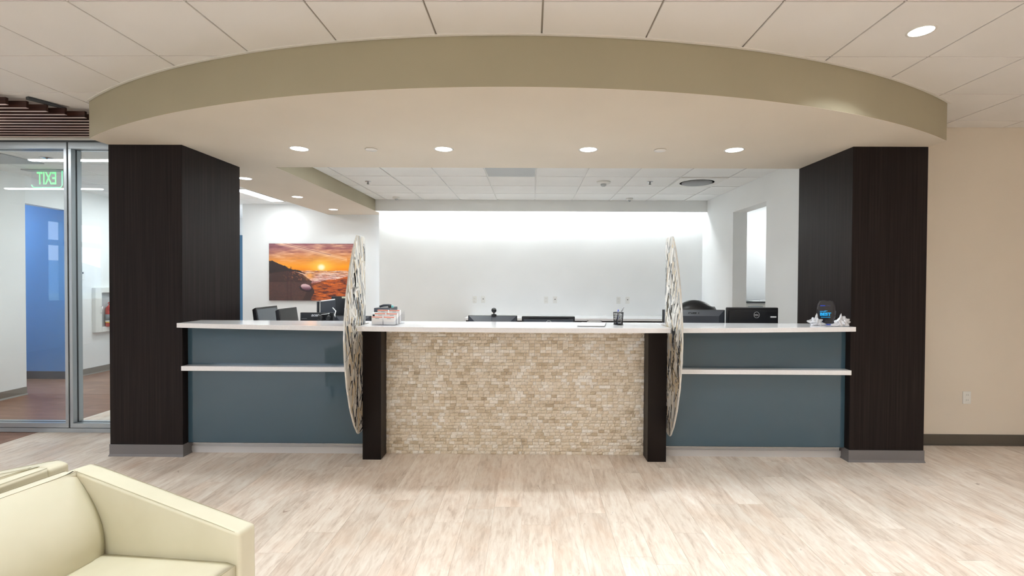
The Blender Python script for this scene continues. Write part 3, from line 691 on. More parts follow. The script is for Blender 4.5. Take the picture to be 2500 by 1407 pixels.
# ------------------------------------------------------------------ monitors
def monitor(name, x0, x1, y, ztop, h, label, style, group=None, br=.115):
    """back of the housing faces the camera (-Y); stands on the work desk"""
    cx = (x0+x1)/2; w = x1-x0
    o = thing(name, label, 'monitor', (cx, y+.06, .76), group)
    m = MT['black']
    z0 = ztop-h
    b = MB(); b.box(x0, x1, y+.02, y+.05, z0, ztop)
    hs = b.build('housing', m, o, bevel=.012 if style == 'round' else .003, seg=3)
    if style == 'bevel':
        b = MB(); i = .07; z1 = ztop-.004; zl = max(z0+.01, ztop-.30)
        b.poly([(x0+.008, y+.02, z1), (x1-.008, y+.02, z1), (x1-.008, y+.02, zl), (x0+.008, y+.02, zl), (x0+i, y-.012, z1-.055), (x1-i, y-.012, z1-.055), (x1-i, y-.012, zl+.05), (x0+i, y-.012, zl+.05)],
               [(0, 1, 5, 4), (1, 2, 6, 5), (2, 3, 7, 6), (3, 0, 4, 7), (4, 5, 6, 7)]); b.build('back_shell', MT['dgrey'], o)
    elif style == 'flat':
        box(x0+.012, x1-.012, y+.014, y+.02, z0+.012, ztop-.012).build('back_shell', m, o, bevel=.003)
    elif style == 'round':
        MB().prism([(x0+.02, ztop-.03), (x0+.02, z0+.03), (x1-.02, z0+.03), (x1-.02, ztop-.03)], y+.004, y+.02, 'Y').build('back_shell', MT['dgrey'] if 'vent' in label else m, o, bevel=.006)
    elif style == 'screen':
        box(x0+.018, x1-.014, y+.0185, y+.021, z0+.02, ztop-.016).build('screen', MT['screen'], o)
    box(cx-.03, cx+.03, y+.051, y+.075, .765, max(z0+.12, .9)).build('stand_neck', m, o, bevel=.004)
    MB().lathe([(br, 0), (br, .007), (br*.8, .013), (.02, .015)], (cx, y+.06, .7605), 32).build('stand_base', m, o)
    return o
c1 = monitor('monitor', -.49, -.001, 4.80, 1.153, .33, 'black monitor with a round webcam perched on top', 'bevel')
wc = thing('webcam', 'black ball-shaped webcam sitting on a monitor behind the counter', 'webcam', (-.234, 4.83, 1.153))
bx_, by_ = -.234, 4.83
MB().lathe([(.001, -.0265), (.010, -.0245), (.0187, -.0187), (.0245, -.010), (.0265, 0), (.0245, .010), (.0187, .0187), (.010, .0245), (.001, .0265)], (bx_, by_, 1.205), 24).build('ball', MT['blackg'], wc)
MB().lathe([(.006, 0), (.006, .012)], (bx_, by_, 1.170), 12).build('neck', MT['blackg'], wc)
MB().lathe([(.028, 0), (.027, .010), (.016, .016)], (bx_, by_, 1.1535), 24).build('clip', MT['blackg'], wc)
MB().tube([(bx_-.02, by_-.035, 1.165), (bx_-.023, by_-.045, 1.145), (bx_-.012, by_-.066, 1.10), (bx_-.006, by_-.066, .95)], .0016, 6).build('cable', MT['dgrey'], wc)
c2 = monitor('monitor', .045, .575, 4.80, 1.150, .33, 'black monitor with rounded corners and vent slot, right of the webcam', 'round')
box(.11, .51, 4.797, 4.806, 1.128, 1.133).build('vent_slot', MT['blackg'], c2)
MB().tube([(.313+.026*math.cos(a*PI/12), 4.801, 1.082+.026*math.sin(a*PI/12)) for a in range(24)], .0018, 6, True).build('logo_ring', MT['silver'], c2)
text_on('logo_text', 'DELL', .016, (.313, 4.8, 1.082), c2, MT['silver'], w=.038, bold=.0006)
d1 = monitor('monitor', 1.448, 2.062, 4.80, 1.222, .38, 'wide dark monitor in front of the black office chair', 'bevel')
text_on('logo_text', 'DELL', .034, (1.755, 4.80-.0, 1.186), d1, MT['blackg'], w=.125, bold=.0016, tilt=-.5)
d2 = monitor('monitor', 2.078, 2.592, 4.80, 1.248, .36, 'black rounded monitor with a circle logo beside the right column', 'round')
MB().tube([(2.368+.027*math.cos(a*PI/16), 4.802, 1.175+.030*math.sin(a*PI/16)) for a in range(32)], .0018, 6, True).build('logo_ring', MT['silver'], d2)
text_on('logo_text', 'DELL', .018, (2.368, 4.802, 1.175), d2, MT['silver'], w=.040, bold=.0006)
box(2.505, 2.562, 4.801, 4.804, 1.149, 1.163).build('sticker', MT['paper'], d2)
# left cluster
def side_monitor(x, ya, yb, ztop, label, scr):
    """screen plane runs back along Y, seen at a steep angle from the right"""
    o = thing('monitor', label, 'monitor', (x, (ya+yb)/2, .76)); z0 = ztop-.30
    b = MB(); b.poly([(x-.035, ya, ztop-.02), (x, ya, ztop), (x, yb, ztop), (x-.035, yb, ztop-.02), (x+.0, ya, z0), (x+.045, ya, z0), (x+.045, yb, z0), (x+.0, yb, z0)],
                     [(0, 1, 2, 3), (4, 7, 6, 5), (0, 4, 5, 1), (1, 5, 6, 2), (2, 6, 7, 3), (3, 7, 4, 0)]); b.build('housing', MT['black'], o, bevel=.003, seg=1)
    f = lambda yy, tt, e: (x+.045*(1-tt)+e, yy, z0+(ztop-z0)*tt)
    b = MB(); b.poly([f(ya+.02, .05, .001), f(yb-.02, .05, .001), f(yb-.02, .93, .001), f(ya+.02, .93, .001)], [(0, 1, 2, 3)])
    b.build('screen', MT['screen'] if scr else MT['blackg'], o)
    cy = (ya+yb)/2
    box(x-.04, x-.0, cy-.03, cy+.03, .765, z0+.14).build('stand_neck', MT['black'], o)
    MB().lathe([(.10, 0), (.10, .008), (.02, .014)], (x, cy, .7605), 28).build('stand_base', MT['black'], o)
side_monitor(-2.668, 4.42+.48, 5.32, 1.214, 'grey-screened monitor turned sideways at the far left of the desk', True)
side_monitor(-2.432, 4.90, 5.28, 1.202, 'black-screened monitor turned sideways beside the grey-screened one', False)
ac = monitor('monitor', -2.19, -1.86, 4.84, 1.170, .28, 'small black monitor with slanted silver lettering on its back', 'flat', br=.065)
text_on('logo_text', 'acer', .042, (-2.035, 4.852, 1.142), ac, MT['silver'], w=.082, shear=.3, bold=.0012)
box(-2.175, -2.12, 4.852, 4.856, 1.108, 1.110).build('edge_line', MT['silver'], ac); box(-2.01, -1.95, 4.852, 4.856, 1.100, 1.102).build('edge_line', MT['silver'], ac)
hs = thing('bundle', 'crumpled black headset draped on the small lettered monitor', 'bundle', (-1.93, 4.82, 1.12))  # dark cloth-like item of unclear kind, shaped from a loop and lumps
b = MB(); b.tube([(-1.93+.048*math.cos(a), 4.815+.01*math.sin(3*a), 1.132+.034*math.sin(a)) for a in [k*PI/8 for k in range(16)]], .008, 8, True); b.build('bundle_loop', MT['blackg'], hs)
for x, z in ((-1.965, 1.12), (-1.89, 1.125)): MB().lathe([(.004, -.016), (.022, -.012), (.026, 0), (.022, .012), (.004, .016)], (x, 4.81, z), 16, 'Y').build('bundle_lump', MT['black'], hs)
MB().tube([(-1.97, 4.80, 1.145), (-1.94, 4.795, 1.156), (-1.90, 4.797, 1.160), (-1.87, 4.80, 1.168)], .0035, 6).build('silver_strand', MT['silver'], hs)
db = thing('upright_box', 'upright dark box with a pale top edge behind the lettered monitor', 'upright box', (-1.98, 5.05, .76))  # plain upright box standing in for what looks like a monitor edge
b = MB(); b.poly([(-2.05, 5.0, .765), (-2.03, 4.97, .765), (-1.955, 5.16, .765), (-1.975, 5.19, .765), (-2.05, 5.0, 1.275), (-2.03, 4.97, 1.275), (-1.955, 5.16, 1.285), (-1.975, 5.19, 1.285)], [(0, 1, 2, 3), (4, 5, 6, 7), (0, 1, 5, 4), (1, 2, 6, 5), (2, 3, 7, 6), (3, 0, 4, 7)])
b.build('body', MT['dgrey'], db, bevel=.003)
MB().poly([(-2.045, 5.0, 1.277), (-2.03, 4.975, 1.277), (-1.96, 5.16, 1.287), (-1.975, 5.185, 1.287), (-2.045, 5.0, 1.285), (-2.03, 4.975, 1.285), (-1.96, 5.16, 1.295), (-1.975, 5.185, 1.295)], [(0, 1, 2, 3), (4, 5, 6, 7), (0, 1, 5, 4), (1, 2, 6, 5), (2, 3, 7, 6), (3, 0, 4, 7)]).build('pale_top', MT['paper'], db)
box(-2.078, -2.056, 4.98, 5.0, .765, 1.273).build('spine', MT['black'], db, bevel=.002, seg=1)
bg_ = monitor('monitor', -2.075, -1.78, 5.32, 1.317, .50, 'tall black monitor with a pale sticky note on its top edge', 'flat')
box(-1.955, -1.905, 5.331, 5.334, 1.296, 1.314).build('sticky_note', MT['note'], bg_)
monitor('monitor', -1.795, -1.445, 4.74, 1.146, .26, 'black monitor half hidden behind the left board panel', 'bevel')
cb = MB().tube([(-1.90, 4.95, 1.215), (-1.868, 4.95, 1.18), (-1.872, 4.93, 1.14), (-1.845, 4.92, 1.10), (-1.83, 4.90, 1.05), (-1.835, 4.90, .90), (-1.83, 4.90, .768)], .0055, 8).build('cable', MT['paper'], None)
tag(cb, 'thick white cable hanging between the lettered monitor and the tall monitor', 'cable')
pr = thing('printer', 'black desktop printer just right of the left board panel', 'printer', (-1.49, 5.3, .76))
box(-1.56, -1.36, 5.16, 5.5, .762, 1.135).build('body', MT['black'], pr, bevel=.01)
box(-1.55, -1.38, 5.18, 5.48, 1.155, 1.20).build('lid', MT['dgrey'], pr, bevel=.004)
box(-1.55, -1.40, 5.10, 5.46, 1.137, 1.152).build('paper', MT['paper'], pr)
ph = thing('handset', 'dark telephone handset with a teal tip lying on the printer', 'telephone', (-1.42, 5.2, 1.2))
MB().tube([(-1.50, 5.22, 1.213), (-1.46, 5.22, 1.226), (-1.41, 5.22, 1.23), (-1.375, 5.22, 1.226)], .012, 8).build('grip', MT['dgrey'], ph)
MB().lathe([(.018, 0), (.018, .022)], (-1.39, 5.22, 1.202), 14).build('earpiece', MT['blackg'], ph)
box(-1.374, -1.350, 5.21, 5.23, 1.203, 1.226).build('tip', plain('teal_tip', (120, 196, 196), .4), ph, bevel=.003)
# office chair
ch = thing('office_chair', 'black leather office chair whose rounded back shows above the monitor', 'chair', (2.1, 5.75, 0))
b = MB()
nb = 18; vs = []; fs = []
for j in range(nb+1):
    t_ = j/nb; z = .62+t_*.66; hw = .27-.03*abs(t_-.5)*2-(.10*max(0, (t_-.80)/.20)**2.2)
    for i in range(13):
        s_ = i/12*2-1; dpt = .07*(1-abs(s_)**4)*(1-max(0, (t_-.86)/.14)**2*.7)
        vs.append((2.06+s_*hw, 5.60-dpt+.10*t_, z-.035*s_*s_*(t_ > .9)))
for j in range(nb+1):
    t_ = j/nb; z = .62+t_*.66; hw = .27-.03*abs(t_-.5)*2-(.10*max(0, (t_-.80)/.20)**2.2)
    for i in range(13):
        s_ = i/12*2-1; dpt = .07*(1-abs(s_)**4); vs.append((2.06+s_*hw, 5.62+dpt*.5+.10*t_, z-.035*s_*s_*(t_ > .9)))
q = (nb+1)*13
for j in range(nb):
    for i in range(12):
        a = j*13+i; fs += [(a, a+1, a+14, a+13), (q+a, q+a+13, q+a+14, q+a+1)]
    fs += [(j*13, j*13+13, q+j*13+13, q+j*13), (j*13+12, q+j*13+12, q+j*13+25, j*13+25)]
for i in range(12): fs += [(i, q+i, q+i+1, i+1), (nb*13+i, nb*13+i+1, q+nb*13+i+1, q+nb*13+i)]
b.poly(vs, fs, True); b.build('backrest', MT['leather'], ch)
box(1.81, 2.33, 5.68, 6.2, .44, .55).build('seat', MT['leather'], ch, bevel=.04, seg=4, smooth=True)
for x in (1.77, 2.32): MB().tube([(x+.03, 5.75, .5), (x+.0, 5.72, .60), (x+.0, 5.75, .70), (x, 6.05, .70)], .022, 10).build('armrest', MT['black'], ch)
MB().cyl((2.07, 5.94, .12), .03, .32).build('gas_lift', MT['chrome'], ch)
for k in range(5):
    a = k*2*PI/5+.3; e = (2.07+.3*math.cos(a), 5.94+.3*math.sin(a)); lg = MB().tube([(2.07, 5.94, .13), (e[0], e[1], .085)], .02, 8).build('leg', MT['black'], ch)
    MB().lathe([(.028, -.012), (.028, .012)], (e[0], e[1], .031), 16, 'X').build('caster', MT['blackg'], lg)
# side room cabinet
fc = thing('filing_cabinet', 'white cabinet seen through the doorway opening on the right', 'cabinet', (3.85, 7.9, 0))
box(3.30, 4.60, 7.58, 8.18, FZ, 1.165).build('body', MT['white'], fc)
for i in range(2):
    for j in range(4):
        dr = box(3.32+i*.64, 3.94+i*.64, 7.565, 7.58, .04+j*.28, .305+j*.28).build('drawer', MT['platew'], fc, bevel=.002, seg=1)
        box(3.52+i*.64, 3.74+i*.64, 7.550, 7.565, .26+j*.28, .275+j*.28).build('handle', MT['alu'], dr)
box(3.29, 4.62, 7.55, 8.185, 1.165, 1.185).build('worktop', MT['alud'], fc)
for k, (x, y, a) in enumerate(((3.72, 7.72, .2), (3.98, 7.8, -.3), (4.25, 7.75, .1))):
    o = MB().box(x-.1, x+.1, y-.1, y+.14, 1.186, 1.191+.003*k).build('paper_sheet', MT['paper'], None, ); tag(o, ('leftmost', 'middle', 'rightmost')[k]+' loose paper sheaf on the white cabinet in the side room', 'paper', 'papers in the side room')

# ------------------------------------------------------------------ sunset picture
def vnoise(X, Y, s, seed, octs=4):
    r = np.random.default_rng(seed); out = np.zeros_like(X); amp = 1; tot = 0
    for k in range(octs):
        g = r.random((80, 80)); x = (X*s*(2**k)) % 78; y = (Y*s*(2**k)) % 78; xi = x.astype(int); yi = y.astype(int); fx = x-xi; fy = y-yi
        fx = fx*fx*(3-2*fx); fy = fy*fy*(3-2*fy)
        out += amp*((g[yi, xi]*(1-fx)+g[yi, xi+1]*fx)*(1-fy)+(g[yi+1, xi]*(1-fx)+g[yi+1, xi+1]*fx)*fy); tot += amp; amp *= .5
    return out/tot
pw, ph_ = -2.86+4.455, 1.0
NX, NY = 250, 160
ux, uy = np.meshgrid(np.linspace(0, 1, NX), np.linspace(0, 1, NY)); X = 418+ux*1580; Y = 245+uy*977
def L3(*c): return np.array(c, float)
def mix(a, b, t): t = np.clip(t, 0, 1)[..., None]; return a*(1-t)+b*t
def grad(v, stops):
    out = np.zeros(v.shape+(3,)); ps = [s[0] for s in stops]
    for i in range(3): out[..., i] = np.interp(v, ps, [s[1][i] for s in stops])
    return out
img = grad(Y, [(245, (138, 84, 92)), (330, (168, 108, 102)), (430, (206, 136, 92)), (540, (232, 146, 56)), (640, (250, 160, 26)), (712, (244, 138, 14))])
img = mix(img, L3(120, 76, 92), np.clip((900-X)/700, 0, 1)*np.clip((560-Y)/300, 0, 1)*.75)
cl = vnoise(X/500+Y/400, Y/90, 3, 3); img = mix(img, L3(250, 200, 160), np.clip((cl-.50)*3.2, 0, 1)*np.clip((640-Y)/260, 0, .65))
img = mix(img, L3(110, 60, 70), np.clip((.42-cl)*4, 0, .8)*np.clip((600-Y)/300, 0, .7))
for off, w, st in ((0, 12, .7), (-26, 5, .7), (26, 9, .4)):
    dist = np.abs((Y-250-off)-(X-640)*.235); img = mix(img, L3(250, 212, 178), np.exp(-(dist/w)**2)*st*((X > 520) & (X < 1780)))
dist = np.abs((Y-262)-(X-740)*.235); img = mix(img, L3(120, 62, 66), np.exp(-(dist/5)**2)*.6*((X > 650) & (X < 1500)))
ds = np.hypot((X-1330)/1.5, Y-640); img = mix(img, L3(255, 214, 90), np.exp(-(ds/120)**2)*.9); img = mix(img, L3(255, 250, 214), np.exp(-(np.hypot((X-1330)/1.2, Y-650)/52)**4))
sea = (Y > 710); sn = vnoise(X/220, Y/18, 3, 5); seac = grad(Y, [(710, (196, 120, 70)), (760, (226, 160, 120)), (830, (214, 150, 138)), (900, (190, 130, 130))])
seac = mix(seac, L3(250, 226, 212), np.clip((sn-.5)*6, 0, .9)); seac = mix(seac, L3(110, 62, 60), np.clip((.40-sn)*6, 0, .8)); img[sea] = seac[sea]
shore = 905-np.clip((X-1240)*.17, -60, 200)+8*np.sin(X/60); wet = Y > shore
sand = grad(X*.6+Y*.4, [(800, (70, 40, 44)), (1000, (96, 48, 38)), (1250, (190, 88, 30)), (1500, (160, 72, 36)), (1700, (104, 46, 40))])
gn = rng.random(X.shape); rip = vnoise(X/260, Y/50, 3, 9); sand = mix(sand, L3(250, 126, 30), np.clip((rip-.5)*3, 0, 1)*np.clip((X-1050)/250, 0, .8)); sand = mix(sand, L3(60, 26, 30), np.clip((.45-rip)*4, 0, .8))
sand = sand*(.86+.28*gn[..., None]); img[wet] = sand[wet]
dn = vnoise(X/70-Y/90, Y/60+X/200, 3, 11); left = (X < 1180+30*np.sin(Y/40)) & (Y > np.interp(X, [418, 700, 860, 1000, 1180], [600, 690, 722, 770, 900])); dune = mix(np.ones_like(img)*L3(62, 38, 36), L3(206, 120, 74), np.clip((dn-.52)*3, 0, 1)*np.clip((X-560)/420, 0, 1)*np.clip((940-Y)/120, 0, 1))
img[left] = dune[left]
low = (Y > 905) & (X < 1160+(Y-905)*-.5); img[low] = mix(np.ones_like(img)*L3(70, 46, 44), L3(92, 58, 52), dn)[low]
edge = np.interp(X, [418, 480, 540, 640, 700, 760, 840, 940, 1000, 1080], [545, 540, 570, 612, 625, 670, 690, 700, 730, 765])+10*np.sin(X/13)*(vnoise(X/20, Y*0, 3, 2)-.3)
hill = (Y > edge) & (Y < np.interp(X, [418, 700, 860, 1080], [760, 720, 722, 768])) & (X < 1085); img[hill] = L3(44, 26, 26)
sp = np.exp(-(np.hypot((X-1130)/75, (Y-800)/55))**2); img = mix(img, L3(250, 170, 80), sp*.85)
e = ((X-1065)*.97+(Y-990)*.25)**2/92**2+((Y-990)*.97-(X-1065)*.25)**2/50**2
es = ((X-1050)*.97+(Y-1020)*.25)**2/112**2+((Y-1020)*.97-(X-1050)*.25)**2/46**2; img[es < 1] = L3(48, 28, 32)
st = mix(np.ones_like(img)*L3(216, 180, 184), L3(96, 56, 72), (Y-965)/60); img[e < 1] = st[e < 1]
for a in (740, 800): img = mix(img, L3(60, 24, 30), np.exp(-((X-a)/12)**2)*(Y > 640)*.4)
c = np.clip(img/255, 0, 1); clin = np.where(c <= .04045, c/12.92, ((c+.055)/1.055)**2.4)
pic = thing('wall_picture', 'unframed sunset beach photograph with a smooth stone, on the white wall', 'picture', (-3.66, 8.47, 1.12))
verts = [(x*pw-pw/2, -.0205, ph_*(1-yy_)) for yy_ in np.linspace(0, 1, NY) for x in np.linspace(0, 1, NX)]
faces = [(j*NX+i, (j+1)*NX+i, (j+1)*NX+i+1, j*NX+i+1) for j in range(NY-1) for i in range(NX-1)]
me = bpy.data.meshes.new('print'); me.from_pydata(verts, [], faces); ca = me.color_attributes.new('col', 'FLOAT_COLOR', 'POINT')
ca.data.foreach_set('color', np.concatenate([clin.reshape(-1, 3), np.ones((NX*NY, 1))], 1).ravel()); me.materials.append(attr_mat('sunset_print', 'col', .15, .5, .3))
o = bpy.data.objects.new('print', me); COL.objects.link(o); o.parent = pic
box(-3.66-pw/2, -3.66+pw/2, 8.45, 8.479, 1.12, 2.12).build('backing_board', MT['blackg'], pic)

# ------------------------------------------------------------------ small things on the counter
hd = thing('card_holder', 'clear acrylic card holder with three stepped tiers beside the left board panel', 'holder', (-1.05, 4.0, ZT))
cx0, cx1 = -1.150, -.945; rz = math.radians(-9); ctr = Vector((-1.045, 4.0, 0))
def holder_box(*a):
    return MB().box(*a).rot(rz, 'Z', ctr)
holder_box(cx0, cx1, 3.90, 4.10, ZT+.0005, ZT+.004).build('base', MT['acrylic'], hd)
for k in range(4):
    y = 3.90+k*.05; z = ZT+.028+k*.022
    holder_box(cx0, cx1, y, y+.003, ZT+.004, z+ .0).build('divider', MT['acrylic'], hd)
for x in (cx0, (cx0+cx1)/2-.0015, cx1-.003):
    MB().poly([(x, 3.90, ZT+.004), (x+.003, 3.90, ZT+.004), (x+.003, 4.10, ZT+.004), (x, 4.10, ZT+.004), (x, 3.90, ZT+.03), (x+.003, 3.90, ZT+.03), (x+.003, 4.10, ZT+.11), (x, 4.10, ZT+.11)], [(0, 1, 2, 3), (4, 5, 6, 7), (0, 1, 5, 4), (1, 2, 6, 5), (2, 3, 7, 6), (3, 0, 4, 7)]).rot(rz, 'Z', ctr).build('side', MT['acrylic'], hd)
for k in range(3):
    for i in range(2):
        xa = cx0+.005+i*.102; ya = 3.906+k*.05; zb = ZT+.005; zt = ZT+.068+k*.024
        tn = ('front', 'middle', 'rear')[k]; sn_ = ('left', 'right')[i]
        p = thing('card_stack', 'stack of white cards with an orange top stripe, %s tier, %s pocket' % (tn, sn_), 'cards', (xa+.046, ya+.012, zb), 'card stacks in the acrylic holder')
        MB().box(xa, xa+.093, ya, ya+.026, zb, zt).rot(rz, 'Z', ctr).build('cards', MT['paper'], p)
        MB().box(xa+.001, xa+.092, ya-.0006, ya+.0002, zt-.007, zt-.001).rot(rz, 'Z', ctr).build('stripe', MT['orange'], p)
        MB().box(xa+.001, xa+.092, ya+.001, ya+.004, zt, zt+.0008).rot(rz, 'Z', ctr).build('stripe', MT['orange'], p)
        MB().box(xa+.030, xa+.064, ya-.0006, ya+.0002, zt-.017, zt-.013).rot(rz, 'Z', ctr).build('print_line', MT['grey'], p)
cbx = thing('clipboard', 'dark-edged clipboard holding white paper flat on the middle countertop', 'clipboard', (.64, 4.04, ZT))
P = [(.509, 3.895), (.728, 3.872), (.79, 4.19), (.575, 4.215)]
MB().prism(P, ZT+.0005, ZT+.004).build('board', MT['dgrey'], cbx)
sh = lambda k: [((.65+(p[0]-.65)*k), (4.045+(p[1]-4.045)*k)) for p in P]
MB().prism(sh(.965), ZT+.0045, ZT+.0065).build('paper', MT['paper'], cbx)
b = MB(); b.prism([(.62, 4.175), (.745, 4.162), (.75, 4.195), (.625, 4.208)], ZT+.007, ZT+.016); b.build('clip', MT['chrome'], cbx, bevel=.003)
for q in (.628, .742): MB().lathe([(.006, 0), (.006, .008)], (q, 4.19-.1*(q-.628), ZT+.014), 10).build('clip_hinge', MT['blackg'], cbx)
pc = thing('pen_cup', 'black wire mesh pen cup on the middle countertop', 'cup', (.868, 4.06, ZT))
r0, r1, hh = .037, .042, .103; b = MB()
for k in range(40):
    a = 2*PI*k/40
    for tw in (.35, -.35): b.tube([(.868+(r0+(r1-r0)*q_)*math.cos(a+tw*q_), 4.06+(r0+(r1-r0)*q_)*math.sin(a+tw*q_), ZT+.004+q_*(hh-.006)) for q_ in (0, .33, .66, 1)], .0006, 4)
b.build('mesh_wall', MT['mesh'], pc, kind='stuff')
for z, r, th in ((ZT+.004, r0, .004), (ZT+.03, r0+.0015, .0012), (ZT+hh, r1, .0026)): MB().tube([(.868+r*math.cos(2*PI*k/32), 4.06+r*math.sin(2*PI*k/32), z) for k in range(32)], th, 6, True).build('rim', MT['mesh'], pc)
MB().lathe([(r0, 0), (r0, .003)], (.868, 4.06, ZT+.0005), 32).build('base', MT['mesh'], pc)
for nm, a, e, m, lab in (('pen', (.850, 4.062, ZT+.006), (.915, 4.066, ZT+.148), 'silver', 'grey pen leaning far out to the right of the mesh cup'), ('pen', (.862, 4.080, ZT+.006), (.872, 4.082, ZT+.125), 'bluebase', 'dark blue pen standing in the mesh cup'), ('pen', (.845, 4.042, ZT+.006), (.865, 4.030, ZT+.115), 'black', 'black pen leaning inside the mesh cup'), ('pen', (.888, 4.045, ZT+.006), (.892, 4.040, ZT+.123), 'paper', 'white pen standing in the mesh cup')):
    o = thing(nm, lab, 'pen', a); av, ev = Vector(a), Vector(e); MB().tube([av, av.lerp(ev, .75)], .0042, 8).build('barrel', MT[m], o); MB().tube([av.lerp(ev, .75), ev], .005, 8).build('cap', MT['grey'] if m != 'bluebase' else MT['bluebase'], o)
# award
aw = thing('glass_award', 'smoked glass award with bright blue lettering between two silver shells', 'award', (2.665, 4.16, ZT))
pa = [(2.622, 0), (2.60, .03), (2.590, .08), (2.588, .13), (2.595, .175), (2.612, .205), (2.635, .213), (2.655, .206), (2.672, .204), (2.69, .210), (2.715, .200), (2.733, .17), (2.742, .12), (2.738, .07), (2.722, .03), (2.70, 0)]
MB().prism([(x, ZT+.001+z) for x, z in pa], 4.15, 4.172, 'Y').build('plaque', MT['award'], aw, bevel=.003)
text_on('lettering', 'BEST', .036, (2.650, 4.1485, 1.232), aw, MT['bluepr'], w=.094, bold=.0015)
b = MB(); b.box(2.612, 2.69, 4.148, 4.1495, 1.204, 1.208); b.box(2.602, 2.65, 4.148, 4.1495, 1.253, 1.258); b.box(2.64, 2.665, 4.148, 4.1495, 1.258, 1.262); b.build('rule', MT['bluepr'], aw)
box(2.604, 2.645, 4.148, 4.1495, 1.300, 1.309).build('emblem', MT['bluebase'], aw)
box(2.645, 2.69, 4.148, 4.1495, 1.300, 1.306).build('emblem', plain('faded_blue', (44, 44, 92), .4), aw)
box(2.625, 2.705, 4.145, 4.178, ZT+.0005, ZT+.006).build('foot', MT['bluebase'], aw)
# shells
def shell(cx, cy, sx_, label, flip):
    o = thing('seashell', label, 'seashell', (cx, cy, ZT)); bm = bmesh.new(); bmesh.ops.create_icosphere(bm, subdivisions=4, radius=1)
    rr = random.Random(3 if flip else 5); horns = []
    for k in range(30):
        th = rr.uniform(0, 2*PI); ph2 = rr.uniform(-.9, .95); hl = rr.uniform(.12, .42)
        horns.append((Vector((ph2, math.sqrt(max(0, 1-ph2*ph2))*math.cos(th), math.sqrt(max(0, 1-ph2*ph2))*math.sin(th))).normalized(), hl, rr.uniform(5, 7)))
    horns.append((Vector((.05, -.1, 1)).normalized(), 1.35, 9)); horns.append((Vector((-1, 0, .15)).normalized(), .95, 6)); horns.append((Vector((1, -.1, -.25)).normalized(), 1.0, 5))
    for v in bm.verts:
        d = v.co.normalized(); s_ = 1.0+.10*math.sin(9*d.x+3*math.atan2(d.z, d.y))
        for h, l_, sh_ in horns: s_ += l_*math.exp(-sh_*sh_*.6*(1-max(-1, min(1, d.dot(h))))*1.8)
        s_ += rr.uniform(-.05, .05)
        v.co = Vector((d.x*s_*.042*(1 if not flip else -1)*sx_, d.y*s_*.030, max(d.z*s_, -.72)*.036))
    bmesh.ops.translate(bm, verts=bm.verts, vec=(0, 0, .036*.72+.0005)); bmesh.ops.recalc_face_normals(bm, faces=bm.faces)
    me = bpy.data.meshes.new('body'); bm.to_mesh(me); bm.free(); me.materials.append(MT['shell']); b_ = bpy.data.objects.new('body', me); COL.objects.link(b_); b_.parent = o
shell(2.53, 4.085, 1.0, 'spiky silvered conch shell left of the glass award', False)
shell(2.70, 4.02, 1.05, 'spiky silvered conch shell right of the glass award', True)

# ------------------------------------------------------------------ corridor things
ex = thing('exit_sign', 'green edge-lit glass exit sign seen from behind in the corridor', 'sign', (-5.75, 5.85, ZR-.19))
box(-6.02, -5.50, 5.80, 5.90, ZR-.012, ZR-.001).build('mount', MT['vent'], ex)
rr_ = .03; zt_, zb_ = ZR-.012, ZR-.212; xl, xr = -5.94, -5.565
op = [(xl, zt_), (xl, zb_+rr_), (xl+.01, zb_+.01), (xl+rr_, zb_), (xr-rr_, zb_), (xr-.01, zb_+.01), (xr, zb_+rr_), (xr, zt_)]
MB().prism([(a, c_) for a, c_ in op], 5.847, 5.853, 'Y').build('plate', MT['acrylic'], ex)
MB().tube([(a, 5.85, c_) for a, c_ in op[1:]], .004, 6).build('lit_edge', MT['greenedge'], ex)
text_on('lettering', 'EXIT', .215, (-5.752, 5.845, ZR-.10), ex, MT['green'], w=.235, mirror=True, bold=.0015)
fcab = thing('extinguisher_cabinet', 'white wall cabinet holding the fire extinguisher in the corridor', 'cabinet', (-6.72, 7.9, .643))
b = MB(); b.box(-6.72, -6.66, 7.50, 7.61, .643, 1.348); b.box(-6.72, -6.66, 8.19, 8.30, .643, 1.348); b.box(-6.72, -6.66, 7.61, 8.19, .643, .722); b.box(-6.72, -6.66, 7.61, 8.19, 1.268, 1.348); b.build('frame', MT['platew'], fcab, bevel=.004)
box(-6.719, -6.714, 7.61, 8.19, .722, 1.268).build('back_panel', MT['vent'], fcab)
MB().tube([(-6.655, 7.585, .95), (-6.63, 7.585, .95), (-6.63, 7.585, 1.05), (-6.655, 7.585, 1.05)], .004, 6).build('handle', MT['chrome'], fcab)
fe = thing('fire_extinguisher', 'red fire extinguisher standing in the white corridor cabinet', 'extinguisher', (-6.655, 7.74, .722))
ex_, ey_ = -6.655, 7.745
MB().lathe([(.05, 0), (.056, .008), (.056, .27), (.045, .31), (.02, .335), (.018, .35)], (ex_, ey_, .7225), 28).build('cylinder', MT['red'], fe)
MB().lathe([(.0568, 0), (.0568, .10)], (ex_, ey_, .82), 28).build('label_band', MT['label'], fe)
MB().lathe([(.0570, 0), (.0570, .02)], (ex_, ey_, .80), 28).build('white_band', MT['paper'], fe)
MB().lathe([(.0572, 0), (.0572, .012)], (ex_, ey_, .785), 28).build('yellow_band', MT['yellow'], fe)
MB().cyl((ex_, ey_, 1.07), .016, .035, 14).build('valve', MT['chrome'], fe)
MB().tube([(ex_, ey_-.03, 1.095), (ex_, ey_+.02, 1.125), (ex_, ey_+.10, 1.13)], .007, 8).build('lever', MT['red'], fe)
MB().tube([(ex_, ey_, 1.09), (ex_, ey_+.05, 1.09), (ex_, ey_+.10, 1.06)], .006, 8).build('carry_handle', MT['red'], fe)
